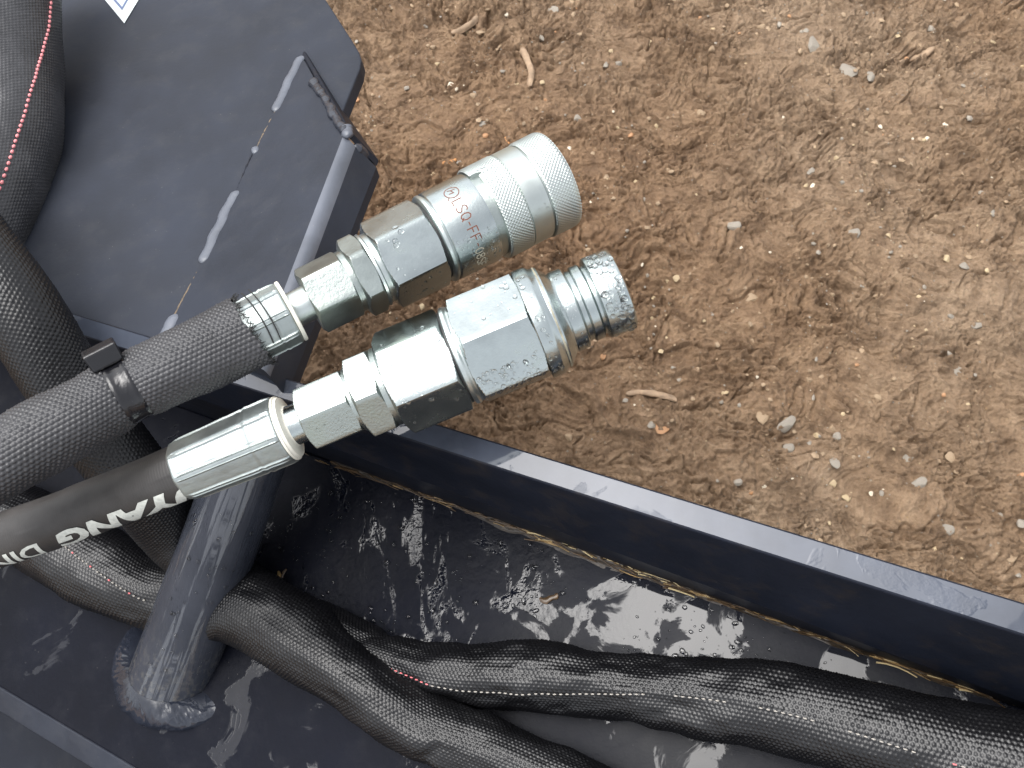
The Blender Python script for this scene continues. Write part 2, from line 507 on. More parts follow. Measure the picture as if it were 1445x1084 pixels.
RIDGES = [  # clay rolls pressed up by tyres and boots, in photo pixels, with radius and height in metres
    ([(792, 508), (830, 494), (858, 486)], .009, .009),
    ([(838, 565), (846, 590), (860, 606), (915, 612)], .008, .009),
    ([(880, 352), (930, 345), (990, 358), (1040, 366)], .010, .007),
    ([(800, 545), (830, 556), (842, 570)], .010, .007),
    ([(1215, 612), (1250, 628), (1290, 634)], .010, .007),
    ([(900, 330), (960, 322)], .012, .006),
    ([(1190, 415), (1270, 440), (1330, 420), (1400, 440)], .010, .006),
    ([(1010, 520), (1060, 560), (1100, 610)], .012, .005),
    ([(1120, 95), (1200, 60), (1300, 40)], .014, .006),
]
def ground_h(x, y):
    wx = x + 0.02 * vnoise(x * 22, y * 22, 3); wy = y + 0.02 * vnoise(x * 22, y * 22, 4)
    h = 0.016 * fbm(x * 3.1, y * 3.1, 3, 1) + 0.007 * fbm(wx * 13, wy * 13, 3, 9)
    crumb = 0.25 + 0.75 * sstep(-0.55, 0.35, fbm(x * 7.5, y * 7.5, 3, 21))
    # torn crust: terraces with ragged edges at three sizes
    def terrace(t, sharp):
        k = np.floor(t); fr = t - k
        return k + sstep(1 - sharp, 1, fr)
    t1 = fbm(wx * 9 + 4, wy * 13, 5, 51, 0.66) * 6
    h += 0.0060 * (terrace(t1, 0.12) - 0.6 * t1) * (0.25 + 0.75 * crumb)
    t2 = fbm(wx * 26 + 9, wy * 36, 5, 52, 0.65) * 4.5
    h += 0.0042 * (terrace(t2, 0.15) - 0.5 * t2) * (0.3 + 0.7 * crumb)
    f1, f2, cid = worley(wx * 60 + 0.4 * vnoise(x * 110, y * 110, 8), wy * 78, 6)
    h += np.maximum(0, cid - 0.35) * 0.0105 * (0.12 + 0.88 * crumb) * sstep(0.0, 0.35, f2 - f1)
    f1, f2, cid = worley(x * 150, y * 150, 7)
    h += (0.15 + 0.85 * crumb) * 0.0066 * np.maximum(0, cid - 0.45) * sstep(0.7, 0.25, f1)
    rid = 1 - np.abs(fbm(wx * 17, wy * 27, 4, 33))
    h -= 0.010 * sstep(0.94, 1.0, rid) * (0.3 + 0.7 * crumb)
    h += 0.0016 * fbm(x * 120, y * 120, 3, 40)
    for pts, r, a in RIDGES:
        w = [G(*p) for p in pts]
        d = np.full(np.shape(x), 9.0)
        for p, q in zip(w, w[1:]): d = np.minimum(d, seg_dist(x, y, p, q))
        d = d + 0.003 * vnoise(x * 120, y * 120, 61)
        h += a * sstep(r, r * 0.25, d)
    return h

def axis_coords(lo, hi, step, far, grow=1.12):
    mid = list(np.arange(lo, hi, step))
    a = []; s = step; p = lo
    while p > -far: s *= grow; p -= s; a.append(p)
    b = []; s = step; p = mid[-1]
    while p < far: s *= grow; p += s; b.append(p)
    return np.array(a[::-1] + mid + b)

gx = axis_coords(-0.30, 0.76, 0.0017, 60)
gy = axis_coords(0.02, 1.14, 0.0017, 60)
GX, GY = np.meshgrid(gx, gy)
GH = ground_h(GX, GY)
ground = obj('ground', np.stack([GX, GY, GH], -1).reshape(-1, 3), grid_faces(len(gy), len(gx), False), M['mud'], smooth=True, kind='structure')
def gz(x, y):
    return float(ground_h(np.array([x]), np.array([y]))[0])

# ------------------------------------------------------------------ the steel frame
toC = norm(CAM - P(1000, 745, 0.37))
HALF = norm(SUN + toC)
def inv_d(x, x0, d0, x1, d1):
    return 1 / (1 / d0 + (1 / d1 - 1 / d0) * (x - x0) / (x1 - x0))
def rim_out(x): return (x, 424 + (x - 45) * 0.3043)
def rim_in(x): return (x, 452 + (x - 45) * 0.3186)
def rim_d(x): return inv_d(x, 590, 0.40, 1445, 0.32)
def junc(x): return (x, 638 + (x - 434) * 0.358)
def junc_d(x): return inv_d(x, 800, 0.468, 1445, 0.385)
rimdir = norm(P(*rim_out(1445), rim_d(1445)) - P(*rim_out(45), rim_d(45)))
rim_n = norm(HALF - rimdir * np.dot(HALF, rimdir))
RIM = Plane(P(*rim_out(590), rim_d(590)), rim_n)
jdir = norm(P(*junc(1445), junc_d(1445)) - P(*junc(434), junc_d(434)))
hf = norm(SUN + norm(CAM - P(1200, 960, 0.41)))
FLOOR = Plane(P(*junc(800), junc_d(800)), norm(hf - jdir * np.dot(hf, jdir)))

M['floor'] = (POOL.__setitem__(0, FLOOR.at(950, 850) - FLOOR.at(240, 960)), POOL.__setitem__(3, FLOOR.at(600, 765) - FLOOR.at(240, 960)), M['floor']())[2]
frame = thing('steel_frame', 'dark slate welded steel machine frame with wet trough, round post and bent bracket', 'machine frame', FLOOR.at(240, 960))
XS = (-420, 2300)
# upright wall: its top edge is the pale rim, its inner face drops into the trough
ro = [RIM.at(*rim_out(x)) for x in XS]; ri = [RIM.at(*rim_in(x)) for x in XS]
jn = [FLOOR.at(*junc(x)) for x in XS]
out_shift = [o - i for o, i in zip(ro, ri)]
sect0 = np.array([ro[0], ri[0], jn[0] - FLOOR.n * 0.004, jn[0] + out_shift[0] - FLOOR.n * 0.004])
sect1 = np.array([ro[1], ri[1], jn[1] - FLOOR.n * 0.004, jn[1] + out_shift[1] - FLOOR.n * 0.004])
v, f = prism(sect0, sect1)
bm = bmesh.new(); vs = [bm.verts.new(p) for p in v]
for q in f: bm.faces.new([vs[i] for i in q])
bmesh.ops.recalc_face_normals(bm, faces=bm.faces)
bmesh.ops.bevel(bm, geom=list(bm.edges), offset=0.0009, segments=2, profile=0.5, affect='EDGES')
bm.verts.index_update()
vv = np.array([x.co[:] for x in bm.verts]); ff = [tuple(x.index for x in q.verts) for q in bm.faces]
bm.faces.ensure_lookup_table()
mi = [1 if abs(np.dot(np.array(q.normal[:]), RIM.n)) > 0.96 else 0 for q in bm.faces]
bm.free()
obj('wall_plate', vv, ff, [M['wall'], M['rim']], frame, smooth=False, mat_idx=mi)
# trough floor, with a straight cut front edge
fedge = lambda x: (x, 970 + x * 0.6)
fp = [junc(-420), junc(2300), (2300, 2000), fedge(1300), fedge(-420)]
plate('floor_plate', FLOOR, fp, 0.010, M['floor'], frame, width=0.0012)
# lip folded down along the front edge
a0 = FLOOR.at(*fedge(-420)); a1 = FLOOR.at(*fedge(1300))
edir = norm(a1 - a0)
down = -FLOOR.n
lipv = norm(np.cross(edir, FLOOR.n)); lipv = lipv if np.dot(lipv, CU) < 0 else -lipv
ld = norm(lipv * 0.9 + down * 0.55)
lw = 0.0165
f4 = np.array([a0 + ld * 0.0005, a1 + ld * 0.0005, a1 + ld * lw, a0 + ld * lw]) - FLOOR.n * 0.0006
bevelled('front_lip', f4, f4 - norm(np.cross(ld, edir)) * (-0.006 if np.dot(np.cross(ld, edir), toC) < 0 else 0.006), M['paint'], frame, width=0.0008)
# plate deep below the lip, stretched out of view to darken reflections and ground bounce
lo = Plane(FLOOR.at(0, 1084) - FLOOR.n * 0.10, FLOOR.n)
plate('lower_shade_plate', lo, [(-1500, 700), (120, 820), (1500, 1500), (1900, 2600), (-1500, 2600)], 0.008, M['lower'], frame)

# big side plate, upper left
SIDE = plane3(P(45, 428, rim_d(45) + 0.004), P(235, 482, rim_d(235) + 0.004), P(460, 0, 0.60))
corner = [(460, 0), (497, 57), (507, 74), (510, 84), (508, 97), (487, 148)]
side = plate('side_plate', SIDE, [(-280, 340), (-280, -170), (354, -170)] + corner + [(420, 330), (362, 522)], 0.010, M['paint'], frame, width=0.001)
# sticker
def flat_poly(pl, px, lift):
    return np.array([pl.at(*p, lift) for p in px])
mb = MB()
out = [(143, -6), (176, 34), (206, -16), (176, -60)]
mb.add(flat_poly(SIDE, out, 0.0006), [(0, 1, 2, 3)], 0)
inn = [(152, -8), (173, 16), (194, -20), (174, -50)]
inn2 = [(155.5, -10), (173, 11.2), (190, -19), (174, -44)]
ii = np.concatenate([flat_poly(SIDE, inn, 0.0009), flat_poly(SIDE, inn2, 0.0009)])
mb.add(ii, [(i, (i + 1) % 4, 4 + (i + 1) % 4, 4 + i) for i in range(4)], 1)
mb.build('sticker', [M['sticker'], M['sticker_line']], side, smooth=False, label='white sticker corner with a thin blue border line')

# bent bracket welded on the side plate
bl = [(425, 78), (233, 474)]                # weld line
bb = [(490, 195), (372, 520)]               # bend line
be = [(531, 236), (404, 560)]               # outer edge of the turned-down face
def dev(p, off): return P(p[0], p[1], SIDE.d(*p) + off)
W0, W1 = dev(bl[0], -0.001), dev(bl[1], -0.001)
B0, B1 = dev(bb[0], -0.026), dev(bb[1], -0.026)
E0, E1 = dev(be[0], 0.003), dev(be[1], 0.003)
rows = []
n1 = norm(np.cross(W1 - W0, B0 - W0)); n2 = norm(np.cross(B1 - B0, E0 - B0))
for t in np.linspace(0, 1, 5):
    w = W0 + (W1 - W0) * t; b = B0 + (B1 - B0) * t; e = E0 + (E1 - E0) * t
    dw = norm(w - b); de = norm(e - b); r = 0.0065
    arc = []
    for k in np.linspace(0, 1, 7):
        q = b + dw * r * (1 - k) ** 2 + de * r * k ** 2
        arc.append(q)
    rows.append(np.array([w] + arc + [e]))
rows = np.array(rows)
nr, nc = rows.shape[:2]
vm = rows.reshape(-1, 3)
inn = vm + norm(np.cross(n1, rimdir) * 0 + (SIDE.n * -1)) * 0.007
F = list(map(tuple, grid_faces(nr, nc, False)))
nn = len(vm)
F2 = [tuple(i + nn for i in q[::-1]) for q in F]
edge = [i for i in range(nc)] + [r * nc + nc - 1 for r in range(1, nr)] + [(nr - 1) * nc + c for c in range(nc - 2, -1, -1)] + [r * nc for r in range(nr - 2, 0, -1)]
F3 = [(edge[i], edge[(i + 1) % len(edge)], edge[(i + 1) % len(edge)] + nn, edge[i] + nn) for i in range(len(edge))]
obj('bracket', np.concatenate([vm, inn]), F + F2 + F3, [M['paint'], M['weld']], frame, smooth=True, sharp=40, mat_idx=[1 if 1 <= q % (nc - 1) <= 6 else 0 for q in range(len(F))] + [0] * (len(F2) + len(F3)))  # bend faces take the paler weld paint: a highlight painted into the colour
# end cap plate behind the bracket's upper end
capn = norm(np.cross(B0 - W0, E0 - W0))
updir = norm(W0 - W1)
bq = norm(B0 - W0); cp = np.array([W0 + updir * 0.001, B0 + updir * 0.001, E0 + updir * 0.001 - SIDE.n * 0.001, W0 * 0.5 + E0 * 0.5 + updir * 0.001 - SIDE.n * 0.006])
bevelled('bracket_end', cp, cp + updir * 0.005, M['wall'], frame, width=0.0008)

def bead(name, p0, p1, r, mat, parent, wob=0.18, n=60, nv=12, flat=0.75, seed=0, up=None, rip=0.06):
    """one run of weld: a rippled half-round ridge"""
    p0 = np.asarray(p0); p1 = np.asarray(p1)
    up = SIDE.n if up is None else up
    t = np.linspace(0, 1, n); L = np.linalg.norm(p1 - p0)
    ax = norm(p1 - p0); sd = norm(np.cross(ax, up)); upv = norm(np.cross(sd, ax))
    th = np.linspace(0, 2 * np.pi, nv, endpoint=False)
    T, TH = np.meshgrid(t, th, indexing='ij')
    endr = np.clip(np.minimum(T, 1 - T) * L / (r * 0.8), 0, 1) ** 0.5
    rr = r * endr * (1 + wob * vnoise(T * L / r * 0.55, TH * 0 + seed, seed) + wob * 0.6 * vnoise(T * L / r * 1.6, TH * 1.3, seed + 5) + rip * np.sin(T * L / r * 6.5))
    c = p0 + (p1 - p0) * T[..., None] + sd * (0.25 * r * vnoise(T * L / r * 0.4, TH * 0 + 3.1, seed + 9))[..., None]
    v = c + (np.cos(TH) * rr * flat)[..., None] * upv + (np.sin(TH) * rr)[..., None] * sd
    ff = list(map(tuple, grid_faces(n, nv)))
    ff += [tuple(range(nv - 1, -1, -1)), tuple((n - 1) * nv + i for i in range(nv))]
    return obj(name, v.reshape(-1, 3), ff, mat, parent, smooth=True)

sd_ = lambda x, y, o=0.0: P(x, y, SIDE.d(x, y) - o)
for k, (a, b, r) in enumerate([((426, 79), (388, 158), .0033), ((364, 207), (357, 217), .0026), ((334, 269), (285, 372), .0034), ((248, 443), (228, 484), .0034)]):
    bead('weld_bead', sd_(*a, 0.001), sd_(*b, 0.001), r, M['weld'], frame, seed=k + 1, n=90, wob=0.07, rip=0.015, flat=0.45)
# open seam between the runs of weld
for a, b in (((389, 157), (362, 210)), ((356, 218), (335, 268)), ((286, 371), (246, 446))):
    p0, p1 = sd_(*a, 0.0004), sd_(*b, 0.0004)
    bead('seam', p0, p1, 0.0007, M['rust'] if a[0] != 356 else M['wall'], frame, wob=0.3, seed=a[0], n=40, nv=6)
bead('weld_bead', dev((441, 112), -0.009), dev((489, 191), -0.027), .0028, M['weld_dark'], frame, seed=21, wob=0.28, rip=0.0)
bead('weld_bead', dev((489, 178), -0.024), dev((490, 194), -0.027), .0034, M['weld'], frame, seed=24, wob=0.2, rip=0.0)
bead('weld_bead', dev((500, 203), -0.018), dev((529, 236), 0.012), .0042, M['weld_dark'], frame, seed=23, wob=0.12, rip=0.0)

# round post
pb = FLOOR.at(244, 948); db = FLOOR.d(244, 948)
pt = P(366, 610, db * 0.92)
pax = norm(pt - pb); pr = 58 * db / FPX; prt = 50 * db * 0.92 / FPX
def frame_of(ax, eye):
    ec = norm((CAM - eye) - ax * np.dot(CAM - eye, ax))
    en = norm(np.cross(ax, ec))
    if np.dot(en, CU) > 0: en = -en
    return en, ec
pen, pec = frame_of(pax, (pb + pt) / 2)
nth = 64
th = np.linspace(0, 2 * np.pi, nth, endpoint=False)
ring = np.sin(th)[:, None] * pen + np.cos(th)[:, None] * pec
def cut(p):   # slide a point along the post axis onto the floor
    return p - pax * (np.dot(p - FLOOR.p, FLOOR.n) / np.dot(pax, FLOOR.n))
mixn = norm(0.72 * pax + 0.28 * FLOOR.n)
def cutm(p):  # the tube's foot is dressed at an angle; the weld fills the wedge under it
    return p - pax * (np.dot(p - pb, mixn) / np.dot(pax, mixn))
base = np.array([cutm(pb + q * pr) for q in ring])
rows = [base - pax * 0.002]
top = np.array([pt + q * prt for q in ring])
for t in np.linspace(0.02, 1, 14): rows.append(base + (top - base) * t)
rows.append(np.array([pt + q * prt * 0.97 + pax * 0.0008 for q in ring]))
rows.append(np.array([pt + q * prt * 0.80 + pax * 0.0008 for q in ring]))
rows.append(np.array([pt + q * prt * 0.80 - pax * 0.02 for q in ring]))
rows = np.array(rows)
post = obj('post', rows.reshape(-1, 3), list(map(tuple, grid_faces(len(rows), nth))) + [tuple((len(rows) - 1) * nth + i for i in range(nth))], M['post_tube'], frame, smooth=True, sharp=50,
           uv=np.stack(np.meshgrid(np.abs(np.linspace(-1, 1, nth)), np.linspace(0, 1, len(rows))), -1).reshape(-1, 2))
# weld all round the foot of the post, dressed down to the floor as a lumpy skirt
nu, nv = 520, 26
th = np.linspace(0, 2 * np.pi, nu, endpoint=False)
rg = np.sin(th)[:, None] * pen + np.cos(th)[:, None] * pec
topr = np.array([cutm(pb + q * pr * 1.0) for q in rg]) + pax * 0.003
cc = topr.mean(0); outv = topr - cc; outv -= FLOOR.n * (outv @ FLOOR.n)[:, None]; outv /= np.linalg.norm(outv, axis=1)[:, None]
foot = topr + outv * (0.0150 + 0.006 * np.clip(-(outv @ CR), 0, 1))[:, None]
foot = foot - FLOOR.n * ((foot - FLOOR.p) @ FLOOR.n)[:, None]
t = np.linspace(0, 1, nv); T, TH = np.meshgrid(t, th)
cx, sx = np.cos(TH) * 3, np.sin(TH) * 3
hgt = ((topr - foot) @ FLOOR.n)[:, None]
out01 = (1 - (1 - T) ** 1.6)
lump = sstep(-0.001, 0.012, hgt) * 0.0018 * np.sin(np.pi * np.clip(T * 1.05, 0, 1)) * (0.9 + 0.5 * vnoise(cx * 0.9 + 9, sx * 0.9, 71) + 0.35 * vnoise(cx * 2.2 + T * 3, sx * 2.2, 72) + 0.05 * np.sin(TH * 55 + 2.5 * vnoise(cx * 3, sx * 3, 74)) + 0.2 * vnoise(cx * 8 + T * 9, sx * 8 + T * 9, 73))
lat = topr - FLOOR.n * ((topr - FLOOR.p) @ FLOOR.n)[:, None]
v = lat[:, None, :] + (foot - lat)[:, None, :] * out01[..., None] + FLOOR.n * (hgt * (1 - T ** 1.3) - 0.001 * T)[..., None] + (outv[:, None, :] * 0.7 + FLOOR.n * 0.7) * lump[..., None]
f = grid_faces(nu, nv, False); k_ = np.arange(nv - 1)
last = np.stack([k_ + (nu - 1) * nv, k_ + 1 + (nu - 1) * nv, k_ + 1, k_], -1)
obj('post_weld', v.reshape(-1, 3), np.concatenate([f, last]), M['post'], frame, smooth=True)

# ------------------------------------------------------------------ turned and hexagonal fittings
class Axis:
    def __init__(self, a, da, b, db):
        self.a = np.array(a, float); self.b = np.array(b, float); self.da = da; self.db = db
        self.len = np.linalg.norm(self.b - self.a)
        A, B = P(*a, da), P(*b, db)
        self.w = norm(B - A)
        self.en, self.ec = frame_of(self.w, (A + B) / 2)
    def at(self, L):
        t = L / self.len
        d = 1 / ((1 - t) / self.da + t / self.db)
        px = self.a + (self.b - self.a) * t
        return P(px[0], px[1], d), d / FPX
    def pt(self, L, r, th):
        c, s = self.at(L)
        return c + r * s * (math.sin(th) * self.en + math.cos(th) * self.ec)
    def grid(self, L, Rr, TH):
        """arrays (rows, cols) of axial pixel position, pixel radius and angle -> points"""
        t = L / self.len
        d = 1 / ((1 - t) / self.da + t / self.db)
        px = self.a[0] + (self.b[0] - self.a[0]) * t; py = self.a[1] + (self.b[1] - self.a[1]) * t
        c = CAM + d[..., None] * (CF + ((px - 722.5) / FPX)[..., None] * CR + ((542 - py) / FPX)[..., None] * CU)
        r = Rr * d / FPX
        return c + r[..., None] * (np.sin(TH)[..., None] * self.en + np.cos(TH)[..., None] * self.ec)

def lathe(name, ax, prof, mat, parent, n=96, sharp=28, caps=True, **k):
    Ls = np.array([p[0] for p in prof], float); rs = np.array([p[1] for p in prof], float)
    th = np.linspace(0, 2 * np.pi, n, endpoint=False)
    L, TH = np.meshgrid(Ls, th, indexing='ij'); Rr = np.repeat(rs[:, None], n, 1)
    v = ax.grid(L, Rr, TH)
    f = list(map(tuple, grid_faces(len(Ls), n)))
    if caps: f += [tuple(range(n - 1, -1, -1)), tuple((len(Ls) - 1) * n + i for i in range(n))]
    return obj(name, v.reshape(-1, 3), f, mat, parent, smooth=True, sharp=sharp, **k)

def hexnut(name, ax, L0, L1, Rc, a_deg, mat, parent, ch0=1.0, ch1=1.0, per=16, **k):
    """hexagonal prism whose ends are turned to a cone, so every flat ends in an arc; Rc = corner radius"""
    n = 6 * per
    th = R(a_deg) + np.linspace(0, 2 * np.pi, n, endpoint=False)
    loc = (th - R(a_deg)) % (np.pi / 3) - np.pi / 6
    hexr = Rc * math.cos(np.pi / 6) / np.cos(loc)
    hexr = np.minimum(hexr, Rc * 0.985)
    af = Rc * math.cos(np.pi / 6)
    dz = (Rc - af) * 0.62
    fr = np.linspace(0, 1, 7)
    Ls = [(L0, af * 0.93)] + [(L0 + dz * q * ch0 + 0.01, af * 0.97 + (Rc - af * 0.97) * q) for q in fr]
    Ls += [(L1 - dz * q * ch1 - 0.01, af * 0.97 + (Rc - af * 0.97) * q) for q in fr[::-1]] + [(L1, af * 0.93)]
    Lr = np.array([q[0] for q in Ls]); lim = np.array([q[1] for q in Ls])
    L = np.repeat(Lr[:, None], n, 1); TH = np.repeat(th[None, :], len(Lr), 0)
    Rr = np.minimum(hexr[None, :], lim[:, None])
    v = ax.grid(L, Rr, TH)
    f = list(map(tuple, grid_faces(len(Lr), n)))
    f += [tuple(range(n - 1, -1, -1)), tuple((len(Lr) - 1) * n + i for i in range(n))]
    return obj(name, v.reshape(-1, 3), f, mat, parent, smooth=True, sharp=20, **k)

def ferrule(name, ax, L0, R0, L1, R1, mat, parent, phase=0.0, step=0.70):
    n = 320; Lr = np.concatenate([[L0, L0 + .3, L0 + 2.5], np.linspace(L0 + 5, L1 - 5, 60), [L1 - 2, L1 - .3, L1]])
    th = np.linspace(0, 2 * np.pi, n, endpoint=False)
    L, TH = np.meshgrid(Lr, th, indexing='ij')
    t = (L - L0) / (L1 - L0)
    Rr = R0 + (R1 - R0) * t
    q = ((TH - phase) / (np.pi / 4)) % 1.0
    ridge = sstep(0.0, 0.035, q) * sstep(0.24, 0.20, q)         # the strip left between two crimping jaws
    lip = sstep(0.0, 0.02, q) * sstep(0.055, 0.03, q) + sstep(0.19, 0.21, q) * sstep(0.25, 0.23, q)
    flat = 1 - 0.018 * np.cos((q - 0.62) * 2 * np.pi)
    Rr = Rr * flat + 0.9 * ridge * sstep(0.04, 0.1, t) + 1.5 * lip * sstep(0.02, 0.08, t) * sstep(1.02, .9, t)
    Rr += -0.9 * sstep(step - 0.02, step, t) * sstep(step + .035, step + .015, t) + 0.7 * sstep(step + .0, step + .03, t) * sstep(step + .07, step + .04, t)
    Rr += 0.45 * fbm(L * 0.05, TH * 3, 3, 5)
    e = np.minimum(L - L0, L1 - L); Rr -= 2.0 * sstep(2.5, 0, e)
    Rr[0] *= 0.86; Rr[-1] *= 0.86
    v = ax.grid(L, Rr, TH)
    f = list(map(tuple, grid_faces(len(Lr), n)))
    f += [tuple(range(n - 1, -1, -1)), tuple((len(Lr) - 1) * n + i for i in range(n))]
    return obj(name, v.reshape(-1, 3), f, mat, parent, smooth=True, sharp=50)

def tri(x): 
    x = x % 1.0
    return 1 - np.abs(2 * x - 1)

def knurl(name, ax, L0, L1, Rk, mat, parent, L0fn=None, count=80, amp=1.5, edge0=1.5, edge1=1.5):
    n = count * 6; rowsn = int((L1 - L0) / 5.5 * 6)
    th = np.linspace(0, 2 * np.pi, n, endpoint=False)
    tt = np.concatenate([[0, 0], np.linspace(0, 1, rowsn), [1, 1]])
    T, TH = np.meshgrid(tt, th, indexing='ij')
    st = L0fn(TH) if L0fn is not None else np.full(TH.shape, float(L0))
    L = st + (L1 - st) * T
    a = TH * count / (2 * np.pi); b = L / 5.5
    h = np.minimum(tri(a + b), tri(a - b))
    Rr = Rk - amp + amp * np.minimum(h * 1.5, 1.0)
    e0 = sstep(0, edge0, L - st); e1 = sstep(0, edge1, L1 - L)
    Rr = Rr - 1.6 * (1 - e0) - 1.6 * (1 - e1)
    Rr[0] = Rk - 8; Rr[-1] = Rk - 8
    v = ax.grid(L, Rr, TH)
    return obj(name, v.reshape(-1, 3), grid_faces(len(tt), n), mat, parent, smooth=True, sharp=60)

def droplets(name, spots, parent, seed=0):
    """spots: (point, normal, radius); low domes of water standing on a surface"""
    mb = []; fs = []; n0 = 0
    nseg = 10
    rr = np.random.default_rng(seed)
    for p, nrm, r in spots:
        t = norm(np.cross(nrm, [0.3, 0.7, 0.2])); b = np.cross(nrm, t)
        h = r * rr.uniform(0.42, 0.6)
        st = rr.uniform(0.8, 1.25); ang = rr.uniform(0, 3.14)
        t2 = t * math.cos(ang) + b * math.sin(ang); b2 = np.cross(nrm, t2)
        v = []
        for k, (q, z) in enumerate(((1.0, -0.12), (0.93, 0.42), (0.72, 0.75), (0.38, 0.94))):
            for i in range(nseg):
                w = 1 + 0.12 * math.sin(2 * i * 2 * math.pi / nseg + ang * 3)
                a = i * 2 * math.pi / nseg
                v.append(p + (t2 * math.cos(a) * st + b2 * math.sin(a) / st) * r * q * w + nrm * h * z)
        v.append(p + nrm * h)
        f = []
        for k in range(3):
            for i in range(nseg):
                j = (i + 1) % nseg
                f.append((n0 + k * nseg + i, n0 + k * nseg + j, n0 + (k + 1) * nseg + j, n0 + (k + 1) * nseg + i))
        for i in range(nseg): f.append((n0 + 3 * nseg + i, n0 + 3 * nseg + (i + 1) % nseg, n0 + 4 * nseg))
        mb += v; fs += f; n0 += len(v)
    return obj(name, np.array(mb), fs, M['water'], parent, smooth=True, kind='stuff')

def drops_on(ax, L0, L1, Rf, count, rmin, rmax, th0=-75, th1=80, seed=0, power=2.2):
    rr = np.random.default_rng(seed); out = []
    for _ in range(count):
        L = rr.uniform(L0, L1); th = R(rr.uniform(th0, th1)); r_px = Rf(L, th)
        c, s = ax.at(L)
        nrm = norm(math.sin(th) * ax.en + math.cos(th) * ax.ec)
        out.append((c + nrm * r_px * s, nrm, (rmin + (rmax - rmin) * rr.random() ** power) * s))
    return out

def hex_r(Rc, a_deg):
    def f(L, th):
        loc = (th - R(a_deg)) % (math.pi / 3) - math.pi / 6
        return min(Rc * math.cos(math.pi / 6) / math.cos(loc), Rc * .985)
    return f

# ------------------------------------------------------------------ hoses
def catmull(pts, n):
    pts = np.asarray(pts, float)
    p = np.vstack([2 * pts[0] - pts[1], pts, 2 * pts[-1] - pts[-2]])
    seg = len(pts) - 1
    u = np.linspace(0, seg - 1e-9, n * 4); i = u.astype(int); t = (u - i)[:, None]
    a, b, c, d = p[i], p[i + 1], p[i + 2], p[i + 3]
    q = 0.5 * (2 * b + (c - a) * t + (2 * a - 5 * b + 4 * c - d) * t ** 2 + (3 * b - a - 3 * c + d) * t ** 3)
    s = np.concatenate([[0], np.cumsum(np.linalg.norm(np.diff(q, axis=0), axis=1))])
    return q, s, u

class Tube:
    """a hose swept along points (pixel x, pixel y, depth, pixel radius)"""
    def __init__(self, pts):
        xyz = [P(x, y, d) for x, y, d, r in pts]; rm = [r * d / FPX for x, y, d, r in pts]
        q, s, u = catmull(xyz, 300)
        self.s = s; self.q = q; self.L = s[-1]
        self.r = np.interp(u, range(len(rm)), rm)
    def sample(self, sv):
        c = np.stack([np.interp(sv, self.s, self.q[:, k]) for k in range(3)], -1)
        e = 0.002
        t = np.stack([np.interp(np.clip(sv + e, 0, self.L), self.s, self.q[:, k]) - np.interp(np.clip(sv - e, 0, self.L), self.s, self.q[:, k]) for k in range(3)], -1)
        t /= np.linalg.norm(t, axis=-1)[..., None]
        view = CAM - c
        ec = view - t * np.sum(view * t, -1)[..., None]; ec /= np.linalg.norm(ec, axis=-1)[..., None]
        en = np.cross(t, ec)
        return c, t, en, ec, np.interp(sv, self.s, self.r)

PIT_U, PIT_V = 0.00216, 0.0018
def woven(name, tube, mat, parent, s0=0.0, s1=None, su=0.0005, sv=0.00045, amp=0.00042, folds=None, back=True, squash=1.0, endfn=None, seed=0):
    s1 = tube.L if s1 is None else s1
    nu = max(8, int((s1 - s0) / su))
    rm = float(np.mean(tube.r))
    rowsn = int(round(2 * np.pi * rm / PIT_V / 2) * 2)
    per = max(4, int(round(PIT_V / sv)))
    # dense where it can be seen, sparse underneath
    tv = np.linspace(-rowsn * 0.36, rowsn * 0.36, int(rowsn * 0.72 * per))
    tb = np.linspace(rowsn * 0.36, rowsn * 0.64, int(rowsn * 0.28) + 2)[1:-1]
    vrow = np.concatenate([tv, tb]); nvv = len(vrow)
    sv_ = np.linspace(s0, s1, nu)
    c, t, en, ec, r = tube.sample(sv_)
    U, V = np.meshgrid(sv_, vrow, indexing='ij')
    TH = V / rowsn * 2 * np.pi
    row = np.floor(V); fv = V - row
    if endfn is not None: U = endfn(U, TH)
    hump = np.sqrt(np.clip(1 - (2 * fv - 1) ** 2, 0, 1))
    jit = 0.10 * vnoise(row * 3.1, U / PIT_U * 0.3, seed + 3)
    al = 0.5 + 0.5 * np.cos(2 * np.pi * U / PIT_U + np.pi * (row % 2) + jit * 3)
    h = amp * (0.30 + 0.70 * al) * hump * (1 + 0.25 * vnoise(U / PIT_U * 1.1, row * 1.7, seed + 8))
    rr = np.interp(U, sv_, r)
    rr = rr + h - amp
    if folds is not None: rr = rr + folds(U, TH)
    if endfn is not None:
        c, t, en, ec, _ = tube.sample(U.ravel()); 
        c = c.reshape(U.shape + (3,)); en = en.reshape(U.shape + (3,)); ec = ec.reshape(U.shape + (3,))
    else:
        c = c[:, None, :]; en = en[:, None, :]; ec = ec[:, None, :]
    v = c + (np.sin(TH) * rr)[..., None] * en + (np.cos(TH) * rr * squash)[..., None] * ec
    return obj(name, v.reshape(-1, 3), grid_faces(nu, nvv), mat, parent, smooth=True)

